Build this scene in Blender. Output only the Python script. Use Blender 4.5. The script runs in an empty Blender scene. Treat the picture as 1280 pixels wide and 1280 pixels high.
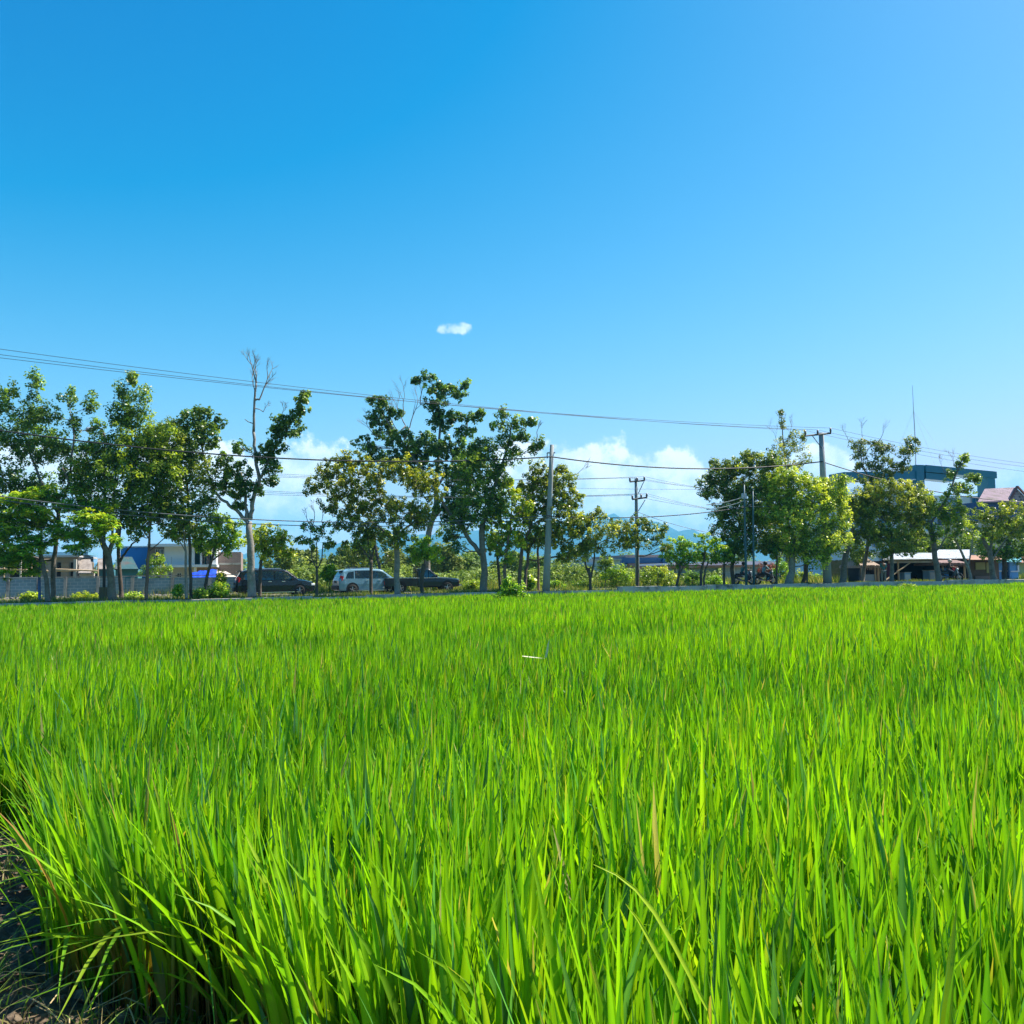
import bpy, math, random
import numpy as np
from mathutils import Vector, Matrix
R = math.radians
scene = bpy.context.scene
COL = scene.collection
rng = np.random.default_rng(7)
random.seed(7)

# ------------------------------------------------------------------ camera
F = 1108.0
CAMZ = 1.6
PITCH, ROLL = R(4.03), R(0.9)
_f = np.array([0, math.cos(PITCH), math.sin(PITCH)])
_u0 = np.array([0, -math.sin(PITCH), math.cos(PITCH)])
_r0 = np.array([1.0, 0, 0])
CR = math.cos(ROLL) * _r0 - math.sin(ROLL) * _u0
CU = math.sin(ROLL) * _r0 + math.cos(ROLL) * _u0
cam_d = bpy.data.cameras.new('camera')
cam = bpy.data.objects.new('camera', cam_d)
COL.objects.link(cam)
cam.matrix_world = Matrix(((CR[0], CU[0], -_f[0], 0), (CR[1], CU[1], -_f[1], 0), (CR[2], CU[2], -_f[2], CAMZ), (0, 0, 0, 1)))
cam_d.sensor_width = 36
cam_d.lens = 36 * F / 1280
cam_d.clip_start = 0.05
cam_d.clip_end = 30000
scene.camera = cam

def at(px, py, d):
    """world point on the line of sight of a photo pixel at distance d along +Y"""
    v = _f * F + CR * (px - 640) + CU * (640 - py)
    v = v * (d / v[1])
    return np.array([v[0], v[1], v[2] + CAMZ])

def atz(px, d, z):
    """world point in photo column px, distance d, height z"""
    zz = z - CAMZ
    c1 = CR[1] * d + CR[2] * zz
    c2 = _f[1] * d + _f[2] * zz
    x = ((px - 640) * c2 / F - c1) / CR[0]
    return np.array([x, d, z])

RS = 0.279                       # the road recedes to the right
RANG = math.atan(RS)
def D(px, v=0.0):
    return (54.5 + v) / (1 - RS * (px - 640) / F)
UV_O = np.array([0, 54.5])
def uv(u, v, z=0.0):
    """road frame: u along the road, v away from the camera"""
    c, s = math.cos(RANG), math.sin(RANG)
    return np.array([u * c - v * s * 0, 54.5 + u * s + v, z])
GZ = 0.60                        # height of the verge

# ------------------------------------------------------------------ materials
MATS = {}
def _new(name):
    m = bpy.data.materials.new(name)
    m.use_nodes = True
    nt = m.node_tree
    return m, nt, nt.nodes['Principled BSDF'], nt.nodes['Material Output']

def mat(name, col, rough=0.7, var=0.25, scale=3.0, metal=0.0, bump=0.0, spec=0.4, coat=0.0, dirt=None, dscale=1.0):
    if name in MATS: return MATS[name]
    m, nt, b, out = _new(name)
    N, L = nt.nodes, nt.links
    tc = N.new('ShaderNodeTexCoord')
    no = N.new('ShaderNodeTexNoise'); no.inputs['Scale'].default_value = scale; no.inputs['Detail'].default_value = 6
    L.new(tc.outputs['Object'], no.inputs['Vector'])
    mx = N.new('ShaderNodeMix'); mx.data_type = 'RGBA'
    mx.inputs[6].default_value = (*[c * (1 - var) for c in col], 1)
    mx.inputs[7].default_value = (*[min(1, c * (1 + var)) for c in col], 1)
    L.new(no.outputs['Fac'], mx.inputs[0])
    last = mx.outputs[2]
    if dirt:
        n2 = N.new('ShaderNodeTexNoise'); n2.inputs['Scale'].default_value = dscale; n2.inputs['Detail'].default_value = 8; n2.inputs['Roughness'].default_value = .7
        L.new(tc.outputs['Object'], n2.inputs['Vector'])
        rp = N.new('ShaderNodeMapRange'); rp.inputs[1].default_value = .48; rp.inputs[2].default_value = .66
        L.new(n2.outputs['Fac'], rp.inputs[0])
        m2 = N.new('ShaderNodeMix'); m2.data_type = 'RGBA'
        L.new(rp.outputs[0], m2.inputs[0]); L.new(last, m2.inputs[6]); m2.inputs[7].default_value = (*dirt, 1)
        last = m2.outputs[2]
    L.new(last, b.inputs['Base Color'])
    b.inputs['Roughness'].default_value = rough
    b.inputs['Metallic'].default_value = metal
    b.inputs['Specular IOR Level'].default_value = spec
    b.inputs['Coat Weight'].default_value = coat
    if bump:
        bp = N.new('ShaderNodeBump'); bp.inputs['Strength'].default_value = bump; bp.inputs['Distance'].default_value = 0.03
        L.new(no.outputs['Fac'], bp.inputs['Height']); L.new(bp.outputs[0], b.inputs['Normal'])
    MATS[name] = m
    return m

def leafmat(name, trans=0.4, gloss=0.35, rough=0.45, tint=(1, 1, 1)):
    """foliage: the leaf colour is carried per leaf by the attribute Col"""
    if name in MATS: return MATS[name]
    m, nt, b, out = _new(name)
    N, L = nt.nodes, nt.links
    at_ = N.new('ShaderNodeAttribute'); at_.attribute_name = 'Col'
    b.inputs['Roughness'].default_value = rough
    b.inputs['Specular IOR Level'].default_value = gloss
    L.new(at_.outputs['Color'], b.inputs['Base Color'])
    tr = N.new('ShaderNodeBsdfTranslucent')
    mu = N.new('ShaderNodeMix'); mu.data_type = 'RGBA'; mu.blend_type = 'MULTIPLY'; mu.inputs[0].default_value = 1
    L.new(at_.outputs['Color'], mu.inputs[6]); mu.inputs[7].default_value = (*tint, 1)
    L.new(mu.outputs[2], tr.inputs['Color'])
    mx = N.new('ShaderNodeMixShader'); mx.inputs[0].default_value = trans
    L.new(b.outputs[0], mx.inputs[1]); L.new(tr.outputs[0], mx.inputs[2])
    L.new(mx.outputs[0], out.inputs['Surface'])
    MATS[name] = m
    return m

def brickmat(name, c1, c2, mortar, bw=0.4, bh=0.2, msize=0.015, rough=.85):
    m, nt, b, out = _new(name)
    N, L = nt.nodes, nt.links
    tc = N.new('ShaderNodeTexCoord')
    mp = N.new('ShaderNodeMapping'); mp.inputs['Rotation'].default_value = (R(90), 0, 0)
    L.new(tc.outputs['Object'], mp.inputs['Vector'])
    br = N.new('ShaderNodeTexBrick')
    L.new(mp.outputs[0], br.inputs['Vector'])
    br.inputs['Color1'].default_value = (*c1, 1); br.inputs['Color2'].default_value = (*c2, 1); br.inputs['Mortar'].default_value = (*mortar, 1)
    br.inputs['Scale'].default_value = 1; br.inputs['Brick Width'].default_value = bw; br.inputs['Row Height'].default_value = bh
    br.inputs['Mortar Size'].default_value = msize
    no = N.new('ShaderNodeTexNoise'); no.inputs['Scale'].default_value = .8; no.inputs['Detail'].default_value = 8
    L.new(tc.outputs['Object'], no.inputs['Vector'])
    mr = N.new('ShaderNodeMapRange'); mr.inputs[3].default_value = .6; mr.inputs[4].default_value = 1.3
    L.new(no.outputs['Fac'], mr.inputs[0])
    vm = N.new('ShaderNodeVectorMath'); vm.operation = 'SCALE'
    L.new(br.outputs['Color'], vm.inputs[0]); L.new(mr.outputs[0], vm.inputs['Scale'])
    L.new(vm.outputs[0], b.inputs['Base Color'])
    b.inputs['Roughness'].default_value = rough
    bp = N.new('ShaderNodeBump'); bp.inputs['Strength'].default_value = .6; bp.inputs['Distance'].default_value = .01; bp.invert = True
    L.new(br.outputs['Fac'], bp.inputs['Height']); L.new(bp.outputs[0], b.inputs['Normal'])
    MATS[name] = m
    return m

def ribmat(name, col, freq=5.0, axis=0, rough=.5, var=.25, dirt=(.12, .09, .07)):
    """corrugated sheet / tile courses: colour plus ribs as bump"""
    m = mat(name, col, rough, var, 1.2, dirt=dirt, dscale=.9)
    nt = m.node_tree; N, L = nt.nodes, nt.links
    tc = N.new('ShaderNodeTexCoord'); wv = N.new('ShaderNodeTexWave'); wv.bands_direction = 'XYZ'[axis]
    wv.inputs['Scale'].default_value = freq
    L.new(tc.outputs['Object'], wv.inputs['Vector'])
    bp = N.new('ShaderNodeBump'); bp.inputs['Strength'].default_value = .8; bp.inputs['Distance'].default_value = .03
    L.new(wv.outputs['Fac'], bp.inputs['Height']); L.new(bp.outputs[0], N['Principled BSDF'].inputs['Normal'])
    return m

# ------------------------------------------------------------------ objects
def tag(o, label=None, cat=None, group=None, kind=None):
    if label: o['label'] = label
    if cat: o['category'] = cat
    if group: o['group'] = group
    if kind: o['kind'] = kind
    return o

def empty(name, loc, label, cat, group=None, rz=0.0):
    o = bpy.data.objects.new(name, None); COL.objects.link(o)
    o.empty_display_size = 0.3
    o.location = loc; o.rotation_euler = (0, 0, rz)
    o['_base'] = [float(c) for c in loc]
    return tag(o, label, cat, group)

def mesh_np(name, V, Fq, m, parent=None, smooth=True, colors=None, ref=None):
    """V (n,3) array, Fq (k,4) or (k,3) array -> object. ref: world point the vertices are made relative to"""
    me = bpy.data.meshes.new(name)
    V = np.asarray(V, dtype=np.float32)
    if ref is not None: V = V - np.asarray(ref, dtype=np.float32)
    Fq = np.asarray(Fq, dtype=np.int32); k, w = Fq.shape
    me.vertices.add(len(V)); me.vertices.foreach_set('co', V.ravel())
    me.loops.add(k * w); me.loops.foreach_set('vertex_index', Fq.ravel())
    me.polygons.add(k)
    me.polygons.foreach_set('loop_start', np.arange(0, k * w, w, dtype=np.int32))
    me.polygons.foreach_set('loop_total', np.full(k, w, dtype=np.int32))
    if smooth: me.polygons.foreach_set('use_smooth', np.ones(k, dtype=bool))
    me.update(calc_edges=True)
    if colors is not None:
        ca = me.color_attributes.new('Col', 'FLOAT_COLOR', 'POINT')
        c4 = np.ones((len(V), 4), dtype=np.float32); c4[:, :3] = colors
        ca.data.foreach_set('color', c4.ravel())
    me.materials.append(m)
    o = bpy.data.objects.new(name, me); COL.objects.link(o)
    if parent is not None: o.parent = parent
    return o

class MB:
    def __init__(s): s.v = []; s.f = []
    def add(s, vs, fs):
        b = len(s.v); s.v += [tuple(map(float, p)) for p in vs]; s.f += [tuple(b + i for i in f) for f in fs]; return s
    def box(s, c, size, rz=0.0, ry=0.0, rx=0.0, bev=0.0):
        hx, hy, hz = [a / 2 for a in size]
        M = Matrix.Rotation(rz, 3, 'Z') @ Matrix.Rotation(ry, 3, 'Y') @ Matrix.Rotation(rx, 3, 'X')
        vs = [tuple(Vector(c) + M @ Vector((x * hx, y * hy, z * hz))) for x, y, z in
              [(-1, -1, -1), (1, -1, -1), (1, 1, -1), (-1, 1, -1), (-1, -1, 1), (1, -1, 1), (1, 1, 1), (-1, 1, 1)]]
        return s.add(vs, [(0, 3, 2, 1), (4, 5, 6, 7), (0, 1, 5, 4), (1, 2, 6, 5), (2, 3, 7, 6), (3, 0, 4, 7)])
    def tube(s, pts, rad, n=8, cap=True):
        pts = [Vector(p) for p in pts]
        if not hasattr(rad, '__len__'): rad = [rad] * len(pts)
        b = len(s.v); rings = []
        up = Vector((0.0123, 0.03, 1)).normalized()
        ref = None
        for i, p in enumerate(pts):
            t = (pts[min(i + 1, len(pts) - 1)] - pts[max(i - 1, 0)])
            t = t.normalized() if t.length > 1e-9 else up
            if ref is None:
                ref = t.cross(Vector((1, 0, 0))) if abs(t.x) < .9 else t.cross(Vector((0, 1, 0)))
            ref = (ref - t * ref.dot(t)).normalized(); q = t.cross(ref)
            for k in range(n):
                a = 2 * math.pi * k / n
                s.v.append(tuple(p + (ref * math.cos(a) + q * math.sin(a)) * rad[i]))
        for i in range(len(pts) - 1):
            for k in range(n):
                k2 = (k + 1) % n
                s.f.append((b + i * n + k, b + i * n + k2, b + (i + 1) * n + k2, b + (i + 1) * n + k))
        if cap:
            s.f.append(tuple(b + k for k in reversed(range(n)))); e = b + (len(pts) - 1) * n
            s.f.append(tuple(e + k for k in range(n)))
        return s
    def prism(s, poly, y0, y1):
        """poly in the xz plane extruded from y0 to y1"""
        n = len(poly); vs = [(x, y0, z) for x, z in poly] + [(x, y1, z) for x, z in poly]
        fs = [tuple(range(n)), tuple(reversed(range(n, 2 * n)))] + [(i, i + n, (i + 1) % n + n, (i + 1) % n) for i in range(n)]
        return s.add(vs, fs)
    def sphere(s, c, r, n=10, m=7, sq=(1, 1, 1), jit=0.0):
        b = len(s.v); s.v.append((c[0], c[1], c[2] + r * sq[2]))
        for i in range(1, m):
            th = math.pi * i / m
            for k in range(n):
                a = 2 * math.pi * k / n; j = 1 + random.uniform(-jit, jit)
                s.v.append((c[0] + r * sq[0] * j * math.sin(th) * math.cos(a), c[1] + r * sq[1] * j * math.sin(th) * math.sin(a), c[2] + r * sq[2] * j * math.cos(th)))
        s.v.append((c[0], c[1], c[2] - r * sq[2])); e = len(s.v) - 1
        for k in range(n):
            k2 = (k + 1) % n; s.f.append((b, b + 1 + k, b + 1 + k2))
            for i in range(m - 2):
                s.f.append((b + 1 + i * n + k, b + 1 + (i + 1) * n + k, b + 1 + (i + 1) * n + k2, b + 1 + i * n + k2))
            s.f.append((b + 1 + (m - 2) * n + k, e, b + 1 + (m - 2) * n + k2))
        return s
    def build(s, name, m, parent=None, smooth=False, bevel=0.0, ref=None):
        me = bpy.data.meshes.new(name)
        if ref is None and parent is not None and '_base' in parent and parent.rotation_euler[2] == 0: ref = parent['_base']
        if ref is not None: v = [(a - ref[0], b - ref[1], c - ref[2]) for a, b, c in s.v]
        else: v = s.v
        me.from_pydata(v, [], s.f); me.update()
        if smooth: me.polygons.foreach_set('use_smooth', [True] * len(me.polygons))
        me.materials.append(m)
        o = bpy.data.objects.new(name, me); COL.objects.link(o)
        if parent is not None:
            o.parent = parent
            if '_off' in parent: pass
        if bevel:
            bm = o.modifiers.new('bevel', 'BEVEL'); bm.width = bevel; bm.segments = 2; bm.limit_method = 'ANGLE'
        return o

def local(name, mb, m, parent, **k):
    """part whose vertices are already in the parent's local frame"""
    return mb.build(name, m, parent, ref=(0, 0, 0), **k)

def copy_tree(o, parent=None):
    c = o.copy(); COL.objects.link(c); c.parent = parent
    for ch in list(o.children): copy_tree(ch, c)
    return c
# ------------------------------------------------------------------ sky, sun, haze
SUN_EL, SUN_AZ = R(55), R(69)      # azimuth from +Y towards +X
sd = Vector((math.sin(SUN_AZ) * math.cos(SUN_EL), math.cos(SUN_AZ) * math.cos(SUN_EL), math.sin(SUN_EL)))
sun_d = bpy.data.lights.new('sun', 'SUN'); sun_d.energy = 5.0; sun_d.angle = R(0.5); sun_d.color = (1, .95, .86)
sun = bpy.data.objects.new('sun', sun_d); COL.objects.link(sun)
sun.location = (0, 0, 60)
sun.rotation_euler = sd.to_track_quat('Z', 'Y').to_euler()

w = bpy.data.worlds.new('World'); scene.world = w; w.use_nodes = True
nt = w.node_tree; N, L = nt.nodes, nt.links
bg = N['Background']
sky = N.new('ShaderNodeTexSky'); sky.sky_type = 'NISHITA'; sky.sun_disc = False
sky.sun_elevation = SUN_EL; sky.sun_rotation = SUN_AZ
sky.air_density = 1.0; sky.dust_density = 0.6; sky.ozone_density = 1.6
hs = N.new('ShaderNodeHueSaturation'); hs.inputs['Saturation'].default_value = 1.32; hs.inputs['Value'].default_value = 1.0
L.new(sky.outputs[0], hs.inputs['Color'])
tcw = N.new('ShaderNodeTexCoord'); sx = N.new('ShaderNodeSeparateXYZ'); L.new(tcw.outputs['Generated'], sx.inputs[0])
def M_(op, a, b=None, c=None, clamp=False):
    n = N.new('ShaderNodeMath'); n.operation = op; n.use_clamp = clamp
    for i, q in enumerate((a, b, c)):
        if q is None: continue
        if isinstance(q, (int, float)): n.inputs[i].default_value = q
        else: L.new(q, n.inputs[i])
    return n.outputs[0]
az = M_('ARCTAN2', sx.outputs['X'], sx.outputs['Y'])
el = M_('ARCSINE', sx.outputs['Z'])
no = N.new('ShaderNodeTexNoise'); no.inputs['Scale'].default_value = 26; no.inputs['Detail'].default_value = 9; no.inputs['Roughness'].default_value = .58
L.new(tcw.outputs['Generated'], no.inputs['Vector'])
no2 = N.new('ShaderNodeTexNoise'); no2.inputs['Scale'].default_value = 8; no2.inputs['Detail'].default_value = 5
L.new(tcw.outputs['Generated'], no2.inputs['Vector'])
def azel(px, py):
    v = at(px, py, 100.0) - np.array([0, 0, CAMZ]); v /= np.linalg.norm(v)
    return math.atan2(v[0], v[1]), math.asin(v[2])
clouds = [(375, 645, 100, 96), (300, 655, 110, 90), (235, 590, 60, 45), (20, 650, 150, 96), (60, 600, 60, 40), (700, 655, 130, 104), (800, 660, 120, 98), (880, 690, 70, 50), (740, 615, 60, 38),
          (1022, 588, 46, 34), (1240, 640, 90, 52), (1275, 612, 50, 34), (1400, 640, 160, 80), (-200, 640, 160, 80), (2000, 640, 300, 90), (-900, 640, 300, 90)]
acc = None
for cx, cy, rx, ry in clouds:
    a0, e0 = azel(cx, cy)
    a1, _ = azel(cx + rx, cy); _, e1 = azel(cx, cy - ry)
    da = M_('DIVIDE', M_('SUBTRACT', az, a0), a1 - a0)
    de = M_('DIVIDE', M_('SUBTRACT', el, e0), e1 - e0)
    q = M_('SUBTRACT', 1.0, M_('ADD', M_('POWER', M_('ABSOLUTE', da), 2.4), M_('POWER', M_('ABSOLUTE', de), 2.0)))
    acc = q if acc is None else M_('MAXIMUM', acc, q)
acc = M_('MAXIMUM', acc, -2.0)
dens = M_('ADD', M_('MULTIPLY', acc, 1.0), M_('MULTIPLY', M_('SUBTRACT', no.outputs['Fac'], .44), 2.1))
alpha = N.new('ShaderNodeMapRange'); alpha.interpolation_type = 'SMOOTHSTEP'
L.new(dens, alpha.inputs[0]); alpha.inputs[1].default_value = .02; alpha.inputs[2].default_value = .34
# the one tiny cloud high up
a0, e0 = azel(570, 411); a1, _ = azel(597, 411); _, e1 = azel(570, 401)
q = M_('SUBTRACT', 1.0, M_('ADD', M_('POWER', M_('DIVIDE', M_('SUBTRACT', az, a0), a1 - a0), 2.0), M_('POWER', M_('DIVIDE', M_('SUBTRACT', el, e0), e1 - e0), 2.0)))
no3 = N.new('ShaderNodeTexNoise'); no3.inputs['Scale'].default_value = 90; no3.inputs['Detail'].default_value = 6
L.new(tcw.outputs['Generated'], no3.inputs['Vector'])
t_ = M_('ADD', q, M_('MULTIPLY', M_('SUBTRACT', no3.outputs['Fac'], .55), 2.6))
al2 = N.new('ShaderNodeMapRange'); al2.interpolation_type = 'SMOOTHSTEP'; L.new(t_, al2.inputs[0])
al2.inputs[1].default_value = .1; al2.inputs[2].default_value = .95; al2.inputs[4].default_value = .55
# vertical fade: cloud bases melt into the haze near the skyline
fade = N.new('ShaderNodeMapRange'); L.new(el, fade.inputs[0]); fade.inputs[1].default_value = R(.8); fade.inputs[2].default_value = R(3.4); fade.inputs[3].default_value = .3
A = M_('MAXIMUM', M_('MULTIPLY', M_('MULTIPLY', alpha.outputs[0], fade.outputs[0]), .93), al2.outputs[0], clamp=True)
ccol = N.new('ShaderNodeMix'); ccol.data_type = 'RGBA'
ccol.inputs[6].default_value = (5.2, 6.1, 7.0, 1); ccol.inputs[7].default_value = (8.6, 8.7, 8.8, 1)
shade = N.new('ShaderNodeMapRange'); L.new(no.outputs['Fac'], shade.inputs[0]); shade.inputs[1].default_value = .38; shade.inputs[2].default_value = .58
L.new(shade.outputs[0], ccol.inputs[0])
fin = N.new('ShaderNodeMix'); fin.data_type = 'RGBA'
tint = N.new('ShaderNodeMix'); tint.data_type = 'RGBA'; tint.blend_type = 'MULTIPLY'; tint.inputs[0].default_value = 1
tint.inputs[7].default_value = (.72, 1.0, 1.04, 1)
L.new(hs.outputs[0], tint.inputs[6])
sc_ = N.new('ShaderNodeSeparateColor'); L.new(tint.outputs[2], sc_.inputs[0])
U = .1886
red = M_('DIVIDE', M_('MULTIPLY', M_('MAXIMUM', M_('SUBTRACT', M_('MULTIPLY', sc_.outputs[0], U), .092), 0), 2.15), U)
gx = M_('POWER', M_('MULTIPLY', sc_.outputs[1], U), 1.8)
grn = M_('DIVIDE', M_('DIVIDE', M_('MULTIPLY', gx, 2.85), M_('ADD', 1.0, M_('MULTIPLY', gx, 1.94))), U)
cc_ = N.new('ShaderNodeCombineColor'); L.new(red, cc_.inputs[0]); L.new(grn, cc_.inputs[1]); blu = M_('MULTIPLY', sc_.outputs[2], .96); L.new(blu, cc_.inputs[2])
L.new(A, fin.inputs[0]); L.new(cc_.outputs[0], fin.inputs[6]); L.new(ccol.outputs[2], fin.inputs[7])
L.new(fin.outputs[2], bg.inputs['Color'])
bg.inputs['Strength'].default_value = 0.085

scene.view_settings.view_transform = 'Standard'
scene.view_settings.look = 'None'
scene.view_settings.exposure = 1.15
scene.view_settings.gamma = 1
scene.cycles.max_bounces = 8
scene.cycles.diffuse_bounces = 3
scene.cycles.glossy_bounces = 2
scene.cycles.transmission_bounces = 4
scene.cycles.volume_bounces = 0
scene.cycles.use_denoising = True
scene.cycles.sample_clamp_indirect = 6

USE_HAZE = True
if USE_HAZE:
    hz = MB().box((0, 2500, 269), (17000, 13000, 540.0)).build('haze', mat('haze_surface', (1, 1, 1)))
    hm = bpy.data.materials.new('haze_air'); hm.use_nodes = True
    hm.node_tree.nodes.clear()
    o_ = hm.node_tree.nodes.new('ShaderNodeOutputMaterial'); pv = hm.node_tree.nodes.new('ShaderNodeVolumePrincipled')
    pv.inputs['Color'].default_value = (.12, .62, 1, 1); pv.inputs['Density'].default_value = 1.6e-4
    pv.inputs['Anisotropy'].default_value = 0.0
    hm.node_tree.links.new(pv.outputs[0], o_.inputs['Volume'])
    hz.data.materials[0] = hm
    tag(hz, 'thin bluish haze over the far mountain', 'haze', kind='stuff')

# ------------------------------------------------------------------ ground
soil = mat('wet_soil', (.07, .055, .038), .8, .5, 5, bump=.5, dirt=(.13, .11, .07), dscale=1.4)
verge_m = mat('verge_earth', (.13, .15, .05), .95, .5, .7, dirt=(.26, .22, .14), dscale=.35)
g = MB()
g.add([(-8000, -3500, 0), (8000, -3500, 0), (8000, 8500, 0), (-8000, 8500, 0)], [(0, 1, 2, 3)])
tag(g.build('ground', soil), kind='structure')
# raised land beyond the paddy: a slab with a sloping bank
vb = MB()
def strip(mb, prof, u0=-160, u1=260, n=1):
    us = np.linspace(u0, u1, n + 1)
    vs = [tuple(uv(u, v, z)) for u in us for v, z in prof]; m_ = len(prof)
    fs = [(i * m_ + j, (i + 1) * m_ + j, (i + 1) * m_ + j + 1, i * m_ + j + 1) for i in range(n) for j in range(m_ - 1)]
    mb.add(vs, fs)
strip(vb, [(-.30, -.05), (-.29, .45), (2.9, .53)])
tag(vb.build('verge', verge_m), kind='structure')
vb = MB(); strip(vb, [(2.9, .53), (3.0, .47), (9.0, .48), (9.1, .56), (40, .58), (400, .58), (7000, .6)], -1500, 2500)
tag(vb.build('roadside_land', verge_m), kind='structure')
rb = MB(); strip(rb, [(3.1, .495), (6.0, .52), (8.9, .50)])
tag(rb.build('road', mat('asphalt', (.075, .075, .075), .9, .3, 9, bump=.2, dirt=(.16, .14, .11), dscale=.4)), kind='structure')

# concrete channel wall along the field
conc = mat('old_concrete', (.46, .44, .40), .9, .3, 2.0, bump=.3, dirt=(.10, .09, .075), dscale=1.0)
cr = empty('channel_wall', uv(0, -.45, 0), 'low weathered concrete irrigation wall along the far edge of the rice field', 'low wall')
wl = MB()
u = -75.0; k = 0
while u < 100:
    ln = random.uniform(2.2, 3.4); zt = (.52 if u < -8 else .58 if u < 4 else .71) + random.uniform(-.05, .03)
    a, b2 = uv(u, -.45 + random.uniform(-.02, .02)), uv(u + ln - .015, -.45)
    th = .16 if u < 4 else .2
    wl.box(((a[0] + b2[0]) / 2, (a[1] + b2[1]) / 2, zt / 2), (ln / 1.0 - .02, th * 1.6, zt), rz=RANG)
    u += ln
wl.build('wall_segments', conc, cr, bevel=.02)

# far mountain: a real ridge
def noise1(x, seed, octs=5):
    r = np.random.default_rng(seed); y = 0; a = 1.0
    for o in range(octs):
        p = r.random(64) * 2 - 1; xi = np.floor(x).astype(int); f = x - xi; f = f * f * (3 - 2 * f)
        y = y + a * (p[xi % 64] * (1 - f) + p[(xi + 1) % 64] * f); x = x * 2.13 + 5.1; a *= .5
    return y
xs = np.linspace(-7000, 7000, 240); ys = np.linspace(5200, 7600, 24)
X, Y = np.meshgrid(xs, ys)
env = .72 * (150 + 330 * np.exp(-((X - 650) / 900) ** 2) + 190 * np.exp(-((X + 700) / 1300) ** 2) + 150 * np.exp(-((X - 3500) / 1500) ** 2))
ridge = np.sin(np.pi * (Y - 5200) / 2400) ** 1.0
Z = env * ridge * (1 + .16 * noise1(X / 420 + Y / 1700, 3)) * (1 + .1 * noise1(X / 150 - Y / 300, 4)) + .6
Z = np.maximum(Z, .6)
V = np.stack([X, Y, Z], -1).reshape(-1, 3); nx = len(xs)
idx = np.arange(len(ys) * nx).reshape(len(ys), nx)
Fq = np.stack([idx[:-1, :-1], idx[:-1, 1:], idx[1:, 1:], idx[1:, :-1]], -1).reshape(-1, 4)
tag(mesh_np('mountain', V, Fq, mat('mountain_forest', (.04, .07, .055), .95, .4, .004)), kind='structure')

# ------------------------------------------------------------------ rice
def lerp(a, b, t): return a + (b - a) * t
LINE_P, LINE_Dv = np.array([-2.58, 4.85]), np.array([1.55, -1.85])
def bank_side(x, y):
    """>0 on the rice side of the near-left field edge"""
    wob = .14 * np.sin(y * 2.1) + .07 * np.sin(y * 5.3 + 1)
    c = (x - LINE_P[0]) * LINE_Dv[1] - (y - LINE_P[1]) * LINE_Dv[0]
    return -c / np.hypot(*LINE_Dv) + wob

LIME = np.array([.305, .57, .006]); GREEN = np.array([.088, .29, .014]); BLUEG = np.array([.07, .22, .075]); YEL = np.array([.42, .56, .02]); STRAW = np.array([.55, .45, .2]); RUST = np.array([.40, .22, .05])
def patchn(x, y, s, seed):
    r = np.random.default_rng(seed); out = 0
    for k_ in range(7):
        a, p = r.uniform(0, 6.28, 2); f = r.uniform(.6, 1.7) / s
        out = out + np.sin((x * math.cos(a) + y * math.sin(a)) * f * 2 + p)
    return out / 3.2

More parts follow.
